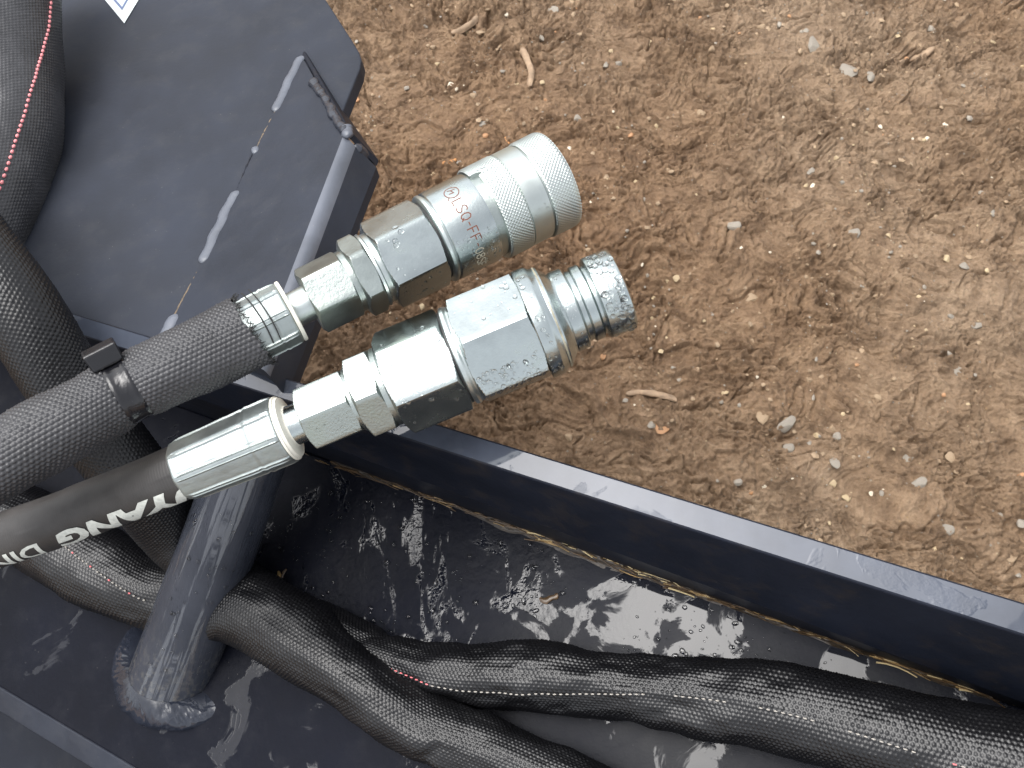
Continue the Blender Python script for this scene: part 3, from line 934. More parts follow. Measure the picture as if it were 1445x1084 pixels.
def stitches(name, tube, s_list, thfn, parent, folds=None, mats=None, colour=None, size=(0.0011, 0.0006)):
    mb = MB()
    rr0 = np.random.default_rng(5)
    for k, s in enumerate(s_list):
        c, t, en, ec, r = [np.asarray(q)[0] for q in tube.sample(np.array([s]))]
        th = thfn(s)
        rad = r + (float(folds(np.array([[s]]), np.array([[th]]))[0, 0]) if folds else 0)
        nrm = math.sin(th) * en + math.cos(th) * ec; side_ = math.cos(th) * en - math.sin(th) * ec
        e = 1e-3
        p = c + nrm * (rad + 0.0001)
        d = norm(t + side_ * (thfn(s + e) - th) * rad / e)
        b = np.cross(nrm, d)
        v = []; nseg = 8
        for q, z in ((1.0, -0.3), (0.8, 0.7), (0.35, 1.0)):
            for i in range(nseg):
                a = i * 2 * math.pi / nseg
                v.append(p + d * math.cos(a) * size[0] * q + b * math.sin(a) * size[1] * q + nrm * size[1] * 0.8 * z)
        f = [(kk * nseg + i, kk * nseg + (i + 1) % nseg, (kk + 1) * nseg + (i + 1) % nseg, (kk + 1) * nseg + i) for kk in range(2) for i in range(nseg)]
        f.append(tuple(2 * nseg + i for i in range(nseg)))
        mb.add(v, f, colour(k, s) if colour else 0)
    return mb.build(name, mats or [M['stitch_red'], M['stitch_white']], parent, smooth=True, kind='stuff')

fd = FLOOR.d
# ---- the sleeved hose with the female coupler
A1 = Axis((357.5, 466), 0.362, (780, 255), 0.392)
hose1 = thing('hydraulic_hose', 'upper hydraulic hose in black woven sleeve ending in a knurled female quick coupler', 'hydraulic hose', A1.at(0)[0])
dl = lambda x: 1 / ((1 - (x - 357.5) / 422.5) / A1.da + (x - 357.5) / 422.5 / A1.db)
T1 = Tube([(-120, 715, .327, 60), (-30, 668, .331, 58), (60, 615, .337, 56), (140, 571, .345, 53), (185, 547, .349, 51), (240, 521, .353, 53), (300, 493, .358, 54), (357.5, 466, .362, 54), (372, 459, .363, 53)])
tie_s = float(np.interp(0, [0], [0]))
# where along the tube the tie sits
cs = T1.q; pxs = []
def proj(p):
    v = p - CAM
    d = v @ CF
    return 722.5 + FPX * (v @ CR) / d, 542 - FPX * (v @ CU) / d
px_ = np.array([proj(q) for q in T1.q])
s_at = lambda x: float(np.interp(x, px_[:, 0], T1.s))
tie_s = s_at(180)
def fold1(U, TH):
    g = -0.0016 * np.exp(-((U - tie_s) / 0.0042) ** 2)
    return g + 0.0007 * vnoise(U * 60, TH * 1.2, 14) + 0.0006 * np.sin(TH * 2 + 0.6)
s_end = s_at(357.5)
def end1(U, TH):
    # ragged cut end
    k = np.clip((U - (s_end - 0.03)) / 0.033, 0, 1)
    off = 0.0022 * np.sin(TH * 1.0 - 0.5) + 0.0009 * vnoise(TH * 6, TH * 0, 77) + 0.0005 * vnoise(TH * 19, TH * 0 + 2, 78)
    return U + k * off
woven('woven_sleeve', T1, M['sleeve'], hose1, s0=0.0, s1=s_end, su=0.00036, sv=0.00036, amp=0.0008, folds=fold1, endfn=end1, seed=1)
# the black mouth of the sleeve and loose threads
mb = MB()
rr = np.random.default_rng(3)
def frond(p0, d, L, r, curl, nseg=7):
    v = []; fpts = []
    p = np.array(p0); dd = norm(d)
    for k in range(nseg + 1):
        fpts.append(p.copy()); p = p + dd * L / nseg; dd = norm(dd + curl * 1.0 / nseg)
    for k, q in enumerate(fpts):
        dd = norm(fpts[min(k + 1, nseg)] - fpts[max(k - 1, 0)])
        a = norm(np.cross(dd, [0.31, 0.2, 0.9])); b = np.cross(dd, a); rk = r * (1 - 0.5 * k / nseg)
        v += [q + a * rk, q + b * rk, q - a * rk, q - b * rk]
    f = [(k * 4 + i, k * 4 + (i + 1) % 4, k * 4 + 4 + (i + 1) % 4, k * 4 + 4 + i) for k in range(nseg) for i in range(4)]
    return v, f
for k in range(120):
    th_ = rr.uniform(-1.9, 1.9)
    L = -2 + 2.5 * math.sin(th_) + rr.uniform(-2, 1)
    p0 = A1.pt(L, 53.5 + rr.uniform(-1.5, 0.5), th_)
    nrm = math.sin(th_) * A1.en + math.cos(th_) * A1.ec
    d = A1.w * rr.uniform(0.4, 1.0) + nrm * rr.uniform(-0.35, 0.4) + np.cross(nrm, A1.w) * rr.uniform(-0.9, 0.9)
    v, f = frond(p0, d, rr.uniform(0.0012, 0.0034), 0.00022, rr.normal(size=3) * 0.6, 4)
    mb.add(v, f)
# two long loose threads round the ferrule
for off, r0, L0 in ((0, 0.00030, 10), (5, 0.00026, 16)):
    pts = [A1.pt(L0 + off + 8 * math.sin((t_ + 1.4) * 1.1), 46.5 + 4.0 * abs(t_) ** 2, t_) for t_ in np.linspace(-1.35, 0.62, 16)]
    v = []
    for k, q in enumerate(pts):
        dd = norm(pts[min(k + 1, 15)] - pts[max(k - 1, 0)])
        a = norm(np.cross(dd, A1.w)); b = np.cross(dd, a)
        v += [q + a * r0, q + b * r0, q - a * r0, q - b * r0]
    mb.add(v, [(k * 4 + i, k * 4 + (i + 1) % 4, k * 4 + 4 + (i + 1) % 4, k * 4 + 4 + i) for k in range(15) for i in range(4)])
mb.build('loose_thread', [M['thread']], hose1, kind='stuff')

fer = ferrule('ferrule', A1, -60, 43.5, 57, 44.0, M['zinc_matte'], hose1, phase=R(-52), step=0.76)
lathe('collar', A1, [(56, 30), (57, 45), (58, 46), (61.5, 46), (62.5, 45), (62.6, 27)], M['ring'], fer)
lathe('stem', A1, [(55, 24), (62, 25.5), (92, 25.5), (93, 20)], M['zinc'], hose1)
hexnut('swivel_nut', A1, 88, 152, 51, -40, M['zinc_dull'], hose1)
lathe('thread_neck', A1, [(150, 40), (150.5, 46), (160, 46), (160.5, 40)], M['zinc_dull'], hose1)
hexnut('adapter_nut', A1, 158, 187, 60, -29, M['zinc_dull'], hose1)
lathe('washer', A1, [(186, 40), (186.5, 54), (190, 55), (192, 52), (198, 52), (200, 50)], M['zinc'], hose1)
cb = hexnut('coupler_hex', A1, 198, 281, 67, -30, M['zinc_bright'], hose1)
lathe('seal_ring', A1, [(280, 40), (280.2, 57), (285, 57), (285.2, 40)], M['oring'], hose1)
lathe('neck_ring', A1, [(283.5, 50), (283.8, 62), (285, 64.5), (287, 65.5), (289.5, 65.5), (291, 63), (292.5, 63)], M['zinc'], hose1)
body = lathe('coupler_body', A1, [(291.5, 60), (292, 63.5), (294, 65.5), (297, 66), (352, 66), (356, 65.5), (357, 62), (372, 62), (373, 58), (420, 58)], M['zinc_bright'], hose1, n=160)

# laser marking on the body, drawn stroke by stroke
GLY = {
 'L': [[(0, 1), (0, 0), (.55, 0)]],
 'S': [[(.58, .86), (.42, 1), (.18, 1), (.03, .84), (.06, .64), (.5, .38), (.58, .18), (.44, .02), (.16, 0), (0, .14)]],
 'Q': [[(.3, 1), (.08, .86), (0, .5), (.08, .14), (.3, 0), (.54, .14), (.62, .5), (.54, .86), (.3, 1)], [(.38, .24), (.64, -.06)]],
 'F': [[(.55, 1), (0, 1), (0, 0)], [(0, .52), (.45, .52)]],
 '-': [[(.05, .48), (.42, .48)]],
 '0': [[(.28, 1), (.06, .84), (0, .5), (.06, .16), (.28, 0), (.5, .16), (.56, .5), (.5, .84), (.28, 1)]],
 '8': [[(.28, .54), (.06, .66), (.06, .88), (.28, 1), (.5, .88), (.5, .66), (.28, .54), (.03, .4), (.03, .14), (.28, 0), (.53, .14), (.53, .4), (.28, .54)]],
 '1': [[(.05, .78), (.25, 1), (.25, 0)]],
 '/': [[(0, -.05), (.45, 1.05)]],
 '2': [[(0, .8), (.12, .97), (.4, .98), (.54, .78), (.48, .56), (0, 0), (.56, 0)]],
 ' ': [],
}
def ribbon(pts, w):
    pts = np.asarray(pts, float); out = []
    # resample so that the ribbon follows the cylinder
    q = [pts[0]]
    for a, b in zip(pts, pts[1:]):
        n = max(1, int(np.linalg.norm(b - a) / 1.2))
        for k in range(1, n + 1): q.append(a + (b - a) * k / n)
    q = np.array(q); L = []; Rr = []
    for k in range(len(q)):
        d = q[min(k + 1, len(q) - 1)] - q[max(k - 1, 0)]
        d = d / (np.linalg.norm(d) + 1e-9); nn_ = np.array([-d[1], d[0]])
        L.append(q[k] + nn_ * w / 2); Rr.append(q[k] - nn_ * w / 2)
    return np.array(L), np.array(Rr)
def mark(ax, Rr, polylines, L0, th0, w, size, lift=0.15):
    """polylines in (across, up) units; text runs round the cylinder, its top faces +L"""
    mb = MB()
    for pl in polylines:
        a = np.array([(L0 + p[1] * size, th0 * Rr + p[0] * size) for p in pl])
        l, r = ribbon(a, w)
        v = [ax.pt(p[0], Rr + lift, p[1] / Rr) for p in l] + [ax.pt(p[0], Rr + lift, p[1] / Rr) for p in r]
        n = len(l)
        mb.add(v, [(i, i + 1, n + i + 1, n + i) for i in range(n - 1)])
    return mb
def text_lines(txt, gap=0.22):
    x = 0; out = []
    wd = {'L': .55, 'S': .58, 'Q': .62, 'F': .55, '-': .45, ' ': .4, '1': .3, '/': .45}
    for ch in txt:
        for s_ in GLY[ch]: out.append([(x + p[0], p[1]) for p in s_])
        x += wd.get(ch, .56) + gap
    return out, x
tl, wid = text_lines('LSQ-FF-')
mark(A1, 66, tl, 317, R(-31), 1.5, 14.2).build('lettering', [M['mark']], body, smooth=False)
tl, wid2 = text_lines('08SF 1/2')
mark(A1, 66, tl, 317, R(-31) + wid * 14.2 / 66, 1.4, 12.5).build('lettering', [M['mark_worn']], body, smooth=False, label='worn last characters of the marking')
circ = [(math.cos(a), math.sin(a)) for a in np.linspace(R(150), R(150 + 345), 30)]
logo = [[(0.5 + 0.5 * p[0], 0.5 + 0.5 * p[1]) for p in circ], [(0.88, 0.12), (1.06, -0.02)], [(.02, .62), (.28, 1.0)], [(.34, .82), (.30, .5), (.62, .62), (.56, .28)], [(.2, .3), (.3, .5)]]
mark(A1, 66, logo, 315, R(-53), 1.25, 20).build('emblem', [M['mark']], body, smooth=False)

# locking sleeve
lock = lathe('locking_sleeve', A1, [(404, 60), (404.3, 68), (405.5, 69.4), (434, 69.4), (435.3, 68), (435.5, 66.5), (438, 66.5), (438.2, 60)], M['zinc_satin'], hose1, n=160)
def l0fn(TH):
    t = (TH + np.pi) % (2 * np.pi) - np.pi
    up = sstep(R(-52), R(-55), t) * sstep(R(-175), R(-172), t)
    tooth = sstep(R(-55), R(-54), t) * sstep(R(-47), R(-48.5), t)
    return 368.5 - 10.5 * up + 6 * tooth
knurl('knurled_band', A1, 358, 404.5, 70.2, M['zinc_satin'], lock, L0fn=l0fn, edge0=2.2)
knurl('knurled_band', A1, 437.5, 476, 71.2, M['zinc_satin'], lock, edge1=4.0)
lathe('mouth', A1, [(473, 68), (477, 66.5), (477.5, 60), (470, 52), (440, 50)], M['zinc'], lock, caps=False)
lathe('slot_floor', A1, [(356, 61), (356.2, 63), (376, 63), (376.2, 61)], M['zinc_dull'], lock)
dr = drops_on(A1, 298, 354, lambda L, t: 66, 110, 0.7, 2.6, 12, 66, 1) + drops_on(A1, 204, 276, hex_r(67, -30), 24, 0.8, 3.2, 10, 80, 2) + drops_on(A1, 408, 432, lambda L, t: 69.4, 26, 0.7, 2.6, 18, 62, 3) \
   + drops_on(A1, 215, 240, hex_r(67, -30), 6, 2.0, 4.5, -40, -15, 4)
droplets('water_drop', dr, hose1, 4)

# ---- the bare rubber hose with the male coupler
A2 = Axis((256.5, 666), 0.362, (877, 406.5), 0.358)
hose2 = thing('hydraulic_hose', 'lower bare rubber hydraulic hose with white print ending in a wet male quick coupler', 'hydraulic hose', A2.at(0)[0])
T2 = Tube([(-160, 805, .40, 37), (-60, 782, .392, 37), (62, 741, .38, 38), (150, 708, .372, 39), (215, 683, .365, 39.5), (256.5, 666, .362, 40), (300, 648, .3618, 38)])
nu, nv = 420, 120
sv_ = np.linspace(0, T2.L, nu); c, t, en, ec, r = T2.sample(sv_)
thv = np.linspace(0, 2 * np.pi, nv, endpoint=False)
U, TH = np.meshgrid(sv_, thv, indexing='ij')
rr_ = r[:, None] + 0.00009 * np.sin(2 * np.pi * (U / 0.0011) + TH * 3) + 0.0002 * vnoise(U * 90, TH * 2, 4)
v = c[:, None, :] + (np.sin(TH) * rr_)[..., None] * en[:, None, :] + (np.cos(TH) * rr_)[..., None] * ec[:, None, :]
rub = obj('rubber_hose', v.reshape(-1, 3), grid_faces(nu, nv), M['rubber'], hose2, smooth=True)

def font_polys(txt, shear=0.0, offset=0.0):
    cu = bpy.data.curves.new('text', 'FONT'); cu.body = txt; cu.size = 1.0; cu.shear = shear; cu.offset = offset; cu.resolution_u = 3
    ob = bpy.data.objects.new('text', cu); col.objects.link(ob)
    dg = bpy.context.evaluated_depsgraph_get()
    me = bpy.data.meshes.new_from_object(ob.evaluated_get(dg))
    bpy.data.objects.remove(ob); bpy.data.curves.remove(cu)
    bm = bmesh.new(); bm.from_mesh(me); bpy.data.meshes.remove(me)
    bmesh.ops.triangulate(bm, faces=bm.faces)
    for _ in range(3):
        es = [e for e in bm.edges if e.calc_length() > 0.10]
        if es: bmesh.ops.subdivide_edges(bm, edges=es, cuts=1)
        bmesh.ops.triangulate(bm, faces=bm.faces)
    bm.verts.index_update()
    v = np.array([q.co[:2] for q in bm.verts]); f = [tuple(q.index for q in g.verts) for g in bm.faces]
    bm.free()
    return v, f
px2 = np.array([proj(q) for q in T2.q]); s2 = lambda x: float(np.interp(x, px2[:, 0], T2.s))
def print_on(txt, s_start, width, height, th_base, shear, offset, name):
    """print running from the ferrule to the left, read upside down: letter tops face the lower edge"""
    v, f = font_polys(txt, shear, offset)
    v = v - v.min(0); w, h = v.max(0)
    s = s_start - v[:, 0] / w * width
    rad = np.interp(s, T2.s, T2.r)
    th_ = th_base + (v[:, 1] / h) * height / rad
    c, t, en, ec, r = T2.sample(s)
    p = c + ((r + 0.00028) * np.sin(th_))[:, None] * en + ((r + 0.00028) * np.cos(th_))[:, None] * ec
    return obj(name, p, f, M['letters'], rub, smooth=True)
print_on('UYANG', s2(297), s2(297) - s2(84), 0.0106, R(24), 0.35, 0.05, 'lettering')
print_on('DIN', s2(69), s2(69) - s2(-8), 0.0088, R(31), 0.25, 0.02, 'lettering')

fer2 = ferrule('ferrule', A2, 0, 42.8, 158, 48.5, M['zinc_matte'], hose2, phase=R(4), step=0.72)
lathe('collar', A2, [(156, 30), (158, 47.6), (159, 48), (161, 48), (162, 46), (165.5, 44.5), (167, 34), (168, 31), (171, 28.5)], M['ring'], fer2, caps=False)
lathe('stem', A2, [(160, 28), (166, 31), (171, 29), (194, 28.5), (195, 20)], M['zinc_bright'], hose2)
hexnut('swivel_nut', A2, 191, 266, 51, -3, M['zinc_dull'], hose2)
lathe('thread_neck', A2, [(264, 40), (264.5, 47), (274, 47), (274.5, 40)], M['zinc_dull'], hose2)
hexnut('adapter_nut', A2, 271, 313, 66, 2, M['zinc_dull'], hose2)
lathe('washer', A2, [(311, 45), (311.5, 58), (323, 58), (324, 45)], M['zinc_dull'], hose2)
hexnut('coupler_hex', A2, 320, 420, 78, -37, M['zinc_bright'], hose2)
lathe('seal_ring', A2, [(418.5, 50), (419, 68), (424, 68), (424.5, 50)], M['oring'], hose2)
lathe('neck_ring', A2, [(421, 60), (421.5, 70), (423, 72.5), (428, 73), (431, 71), (436, 71), (437, 60)], M['zinc'], hose2)
bodyh = hexnut('coupler_body', A2, 433, 537, 84, -9, M['zinc_bright'], hose2, ch1=0.7)
probe = lathe('probe', A2, [(535, 70), (535.2, 79), (536.5, 80.5), (553, 80.5), (556, 79), (559, 76), (563, 74.5), (566, 75), (569, 74), (571, 70), (577, 64), (580, 60), (582, 59),
                   (584, 60), (600, 59.5), (602, 57), (604, 52.5), (610, 52), (611.5, 54.5), (613, 55.5), (624, 55.5), (626, 53.5), (627.5, 50.5), (631, 50.5), (632, 57), (634, 59.6), (636, 60),
                   (668, 60), (671, 59), (672.5, 57), (672.8, 46), (668, 45), (650, 44)], M['zinc_bright'], hose2, n=160)
lathe('dirt_ring', A2, [(564.0, 74.0), (564.4, 75.0), (566.6, 75.0), (567.2, 73.5)], simple('yellow_grime', (0.27, 0.25, 0.18), 0.5, noise=260, amount=0.5), probe, caps=False)
dr = drops_on(A2, 638, 668, lambda L, t: 60, 210, 1.0, 5.4, -70, 82, 11) + drops_on(A2, 537, 552, lambda L, t: 80.5, 40, 0.9, 4.0, -70, 70, 12) + drops_on(A2, 585, 599, lambda L, t: 59.7, 24, 0.8, 2.6, -60, 70, 13) \
   + drops_on(A2, 440, 530, hex_r(84, -9), 150, 0.9, 4.2, 28, 62, 14) + drops_on(A2, 440, 530, hex_r(84, -9), 22, 1.0, 4.6, -80, -25, 15) + drops_on(A2, 328, 412, hex_r(78, -37), 34, 0.8, 3.8, -70, 65, 16) \
   + drops_on(A2, 120, 154, lambda L, t: 46.5, 40, 1.0, 4.0, 40, 80, 17) + drops_on(A2, 200, 260, hex_r(51, -3), 25, 0.7, 2.0, 10, 60, 18)
droplets('water_drop', dr, hose2, 5)

# ---- cable tie round the sleeve
tie = thing('cable_tie', 'glossy black plastic cable tie cinched round the upper woven hose sleeve', 'cable tie', T1.sample(np.array([tie_s]))[0][0])
c, t, en, ec, r = [np.asarray(q)[0] for q in T1.sample(np.array([tie_s]))]
hw = 0.0046
rs_ = r + float(fold1(np.array([[tie_s]]), np.array([[0.0]]))[0, 0])
nth = 120; th = np.linspace(0, 2 * np.pi, nth, endpoint=False)
rows = []
for a, b in ((-hw, -0.0012), (-hw, 0.0006), (-hw + .0006, 0.0011), (-hw * .55, 0.0011), (-hw * .45, 0.00085), (hw * .45, 0.00085), (hw * .55, 0.0011), (hw - .0006, 0.0011), (hw, 0.0006), (hw, -0.0012)):
    wob = 0.0005 * np.sin(2 * th + 0.4)
    rows.append(c + t * a + ((rs_ + b + wob)[:, None]) * (np.sin(th)[:, None] * en + np.cos(th)[:, None] * ec))
rows = np.array(rows)
obj('strap', rows.reshape(-1, 3), grid_faces(len(rows), nth), M['tie'], tie, smooth=True, sharp=50)
hd = R(-72)
hn = math.sin(hd) * en + math.cos(hd) * ec; ht = math.cos(hd) * en - math.sin(hd) * ec
hc = c + hn * (rs_ + 0.0042) - t * 0.0010
ax_l = norm(t * 1.0 - ht * 0.05); ax_h = hn; ax_w = norm(np.cross(ax_h, ax_l))
bx = lambda l, w, h: hc + ax_l * l + ax_w * w + ax_h * h
fr = np.array([bx(-.0066, -.0046, .0036), bx(.0066, -.0046, .0036), bx(.0066, .0046, .0036), bx(-.0066, .0046, .0036)])
bk = np.array([bx(-.0060, -.0050, -.0040), bx(.0060, -.0050, -.0040), bx(.0060, .0050, -.0040), bx(-.0060, .0050, -.0040)])
bevelled('head', fr, bk, M['tie'], tie, width=0.0010, seg=3)

# ---- the other sleeved hoses
on = lambda x, y, r, k=1.0: (x, y, fd(x, y) / (1 + k * r / FPX), r)
def wrinkle(seed, amp, fu=34, fth=1.3, dirs=0.5, cre=0.5):
    def f(U, TH):
        a = fbm(U * fu + TH * dirs, TH * fth * 0.7 + 5, 3, seed)
        b = 1 - np.abs(vnoise(U * fu * 0.8 + TH * dirs, TH * 0.22 + 2, seed + 4) + 0.12 * vnoise(U * fu * 2, TH * 2, seed + 6))
        return amp * (a - cre * sstep(0.72, 1.0, b) * (0.5 + 0.5 * vnoise(U * fu * 0.5, TH * 0.9, seed + 7)))
    return f
# B: lies in the trough to the right
TB = Tube([(-150, 200, .455, 56), (-60, 320, .43, 56), (25, 432, .425, 56), (95, 545, .435, 54), (175, 655, .452, 53), (255, 755, .492, 50), on(345, 835, 42), on(430, 880, 38, .9), on(520, 922, 40), on(620, 949, 45), on(750, 957, 49), on(890, 968, 52), on(980, 980, 58),
           on(1070, 996, 63), on(1160, 1016, 66), on(1300, 1050, 72), on(1450, 1085, 80), on(1600, 1122, 84), on(1800, 1185, 90), on(2050, 1280, 96)])
hB = thing('sleeved_hose', 'long black sleeved hose lying in the wet trough towards the right edge', 'sleeved hose', TB.q[0], 'hoses in woven sleeves')
pxB = np.array([proj(q) for q in TB.q]); sB = lambda x: float(np.interp(x, pxB[:, 0], TB.s))
wB = wrinkle(31, 0.0044, 26, 1.2, 0.10, 0.55)
foldB = lambda U, TH: wB(U, TH) * sstep(sB(300), sB(520), U) * (1 - 0.45 * sstep(sB(950), sB(1150), U))
woven('woven_sleeve', TB, M['sleeve_dark'], hB, su=0.00053, sv=0.00045, amp=0.00068, folds=foldB, seed=3)
s0, s1 = sB(570), sB(1500)
lst = np.array([q for q in np.arange(s0, s1, 0.0030) if not (q > s0 + 0.12 and math.sin(q * 170) > 0.55)])
thB = lambda s: R(14) + R(16) * math.sin((s - s0) * 26) * math.exp(-(s - s0) * 3) - R(4) * (s - s0) / 0.3
stitches('stitching', TB, lst, thB, hB, foldB, colour=lambda k, s: 0 if (s < s0 + 0.024 or (s > s0 + 0.24 and k % 4 == 0)) else 1, size=(0.0009, 0.00036))
# A: from under the bare hose, behind the post, out to the lower edge
TA = Tube([on(-120, 655, 52), on(-40, 706, 53), on(45, 748, 54), on(140, 803, 55), on(215, 836, 52), on(290, 846, 50), on(345, 856, 52), on(430, 912, 56, 1.2), on(505, 960, 51, 1.35), on(595, 1022, 46, 1.3), on(700, 1064, 45), on(830, 1120, 45), on(930, 1165, 45), on(1060, 1240, 46), on(1200, 1330, 48)])
hA = thing('sleeved_hose', 'black sleeved hose passing behind the round post and running down to the lower edge', 'sleeved hose', TA.q[0], 'hoses in woven sleeves')
pxA = np.array([proj(q) for q in TA.q]); sA = lambda x: float(np.interp(x, pxA[:, 0], TA.s))
wA = wrinkle(41, 0.0036, 22, 1.1, 0.12, 0.4)
woven('woven_sleeve', TA, M['sleeve_dark'], hA, su=0.00053, sv=0.00045, amp=0.00068, folds=wA, seed=5)
stitches('stitching', TA, np.arange(sA(78), sA(235), 0.0030), lambda s: R(-12) + (s - sA(80)) * 5, hA, wA, colour=lambda k, s: 0 if k % 5 in (2,) else 1, size=(0.0008, 0.0005))
# U: the fat sleeve at the upper left
TU = Tube([(-2, -110, .575, 74), (2, 0, .565, 76), (3, 110, .553, 80), (-2, 200, .535, 80), (-22, 290, .515, 74), (-58, 380, .50, 66), (-130, 470, .49, 60)])
hU = thing('sleeved_hose', 'fat black sleeved hose with red stitching bulging in at the upper left corner', 'sleeved hose', TU.q[0], 'hoses in woven sleeves')
wU0 = wrinkle(51, 0.0040, 24, 1.4, 0.5, 0.2)
wU = lambda U, TH: wU0(U, TH) * (0.25 + 0.75 * sstep(R(-15), R(25), TH)) 
woven('woven_sleeve', TU, M['sleeve'], hU, su=0.00053, sv=0.00045, amp=0.00060, folds=wU, seed=7)
pxU = np.array([proj(q) for q in TU.q]); sU = lambda y: float(np.interp(y, pxU[:, 1], TU.s))
# the red seam drifts from the right flank to the left
ys = [(-20, 70), (0, 67), (60, 60), (150, 40), (200, 24), (265, 0), (300, -14)]
def thU(s):
    y = float(np.interp(s, TU.s, pxU[:, 1]))
    x = np.interp(y, [q[0] for q in ys], [q[1] for q in ys])
    cx = float(np.interp(s, TU.s, pxU[:, 0])); rp = 79
    a = math.asin(max(-0.95, min(0.95, (x - cx) / rp)))
    return sgnU * a
c_, t_, en_, ec_, r_ = [np.asarray(q)[0] for q in TU.sample(np.array([sU(100)]))]
sgnU = 1 if np.dot(en_, CR) > 0 else -1
stitches('stitching', TU, np.arange(sU(-30), sU(300), 0.0037), thU, hU, wU, colour=lambda k, s: 0, mats=[simple('pink_red_thread', (0.70, 0.25, 0.26), 0.6), M['stitch_white']], size=(0.0014, 0.0010))

# ------------------------------------------------------------------ debris in the trough
mb = MB()
rr = np.random.default_rng(17)
jn_n = norm(FLOOR.n)
def strand(p, d, L, r, m, bend=0.1):
    v = []; n = 4
    side = norm(np.cross(d, jn_n)); pts = []
    b = rr.normal() * bend
    for k in range(n + 1):
        u = k / n - 0.5
        pts.append(p + d * L * u + side * L * b * u * u + jn_n * L * rr.normal() * 0.01)
    for k, q in enumerate(pts):
        w = r * (1 - 0.4 * k / n)
        v += [q + side * w, q + jn_n * w * 0.6, q - side * w, q - jn_n * w * 0.6]
    f = [(k * 4 + i, k * 4 + (i + 1) % 4, k * 4 + 4 + (i + 1) % 4, k * 4 + 4 + i) for k in range(n) for i in range(4)]
    f += [(3, 2, 1, 0), (n * 4, n * 4 + 1, n * 4 + 2, n * 4 + 3)]
    mb.add(v, f, m)
def strew(count, x0, x1, off, spread, L0, L1, mats=(0, 1, 1, 2)):
    for _ in range(count):
        x = rr.uniform(x0, x1); q = junc(x); o = off + abs(rr.normal()) * spread
        p = FLOOR.at(q[0], q[1] + o, 0.0006 + abs(rr.normal()) * 0.0012)
        a = rr.normal() * 0.10
        d = norm(jdir * math.cos(a) + np.cross(jdir, jn_n) * math.sin(a))
        strand(p, d, rr.uniform(L0, L1), rr.uniform(0.00015, 0.00045), int(rr.choice(mats)))
strew(150, 745, 985, -4, 6, 0.004, 0.018)
strew(60, 560, 760, 0, 3, 0.005, 0.02, (0, 1, 1, 1))
strew(120, 960, 1390, -2, 3, 0.006, 0.022, (0, 1, 1, 1, 2))
strew(14, 430, 560, 2, 4, 0.005, 0.016, (1, 1, 1, 0))
mb.build('straw', [M['straw'], M['straw_dark'], M['straw_pale']], None, smooth=False, kind='stuff')
# silt settled in the corner
p0 = FLOOR.at(*junc(470), 0.0002); p1 = FLOOR.at(*junc(1400), 0.0002)
side_in = norm(np.cross(jdir, FLOOR.n)); side_in = side_in if np.dot(side_in, CU) < 0 else -side_in
n = 420; nv = 9
t = np.linspace(0, 1, n); w = np.linspace(0, 1, nv)
T, Wd = np.meshgrid(t, w, indexing='ij')
width = 0.0046 * (0.5 + 0.9 * np.clip(0.5 + fbm(T * 14, T * 0, 3, 91), 0, 1)) * (0.5 + 0.9 * np.exp(-((T - 0.42) / 0.12) ** 2)) 
hgt = 0.0030 * (1 - Wd) ** 1.3 * (0.6 + 0.8 * fbm(T * 60, Wd * 3, 3, 92)) - 0.0004 * Wd
v = (p0 + (p1 - p0) * T[..., None]) + side_in * (Wd * width)[..., None] + FLOOR.n * hgt[..., None] 
obj('silt', v.reshape(-1, 3), grid_faces(n, nv, False), M['silt'], None, smooth=True, kind='stuff')

# water standing on the trough floor
spots = []
rr = np.random.default_rng(23)
while len(spots) < 520:
    x = rr.uniform(345, 1180); y = rr.uniform(690, 960)
    if y < junc(x)[1] + 14: continue
    if fbm(np.array([x / 70.0]), np.array([y / 70.0]), 3, 5)[0] < rr.uniform(-0.5, 0.45): continue
    r = 0.9 + 4.2 * rr.random() ** 3.5
    spots.append((FLOOR.at(x, y), FLOOR.n, r * fd(x, y) / FPX))
droplets('water_drop', spots, frame, 9)
spots = []
for _ in range(90):
    y = rr.uniform(700, 930); tt = (960 - y) / 348.0
    th_ = rr.uniform(-1.0, 1.0); c_ = pb + (pt - pb) * tt; pr_ = pr + (prt - pr) * tt
    nrm = math.sin(th_) * pen + math.cos(th_) * pec
    spots.append((c_ + nrm * pr_, nrm, (0.8 + 2.4 * rr.random() ** 3) * db / FPX))
droplets('water_drop', spots, frame, 10)

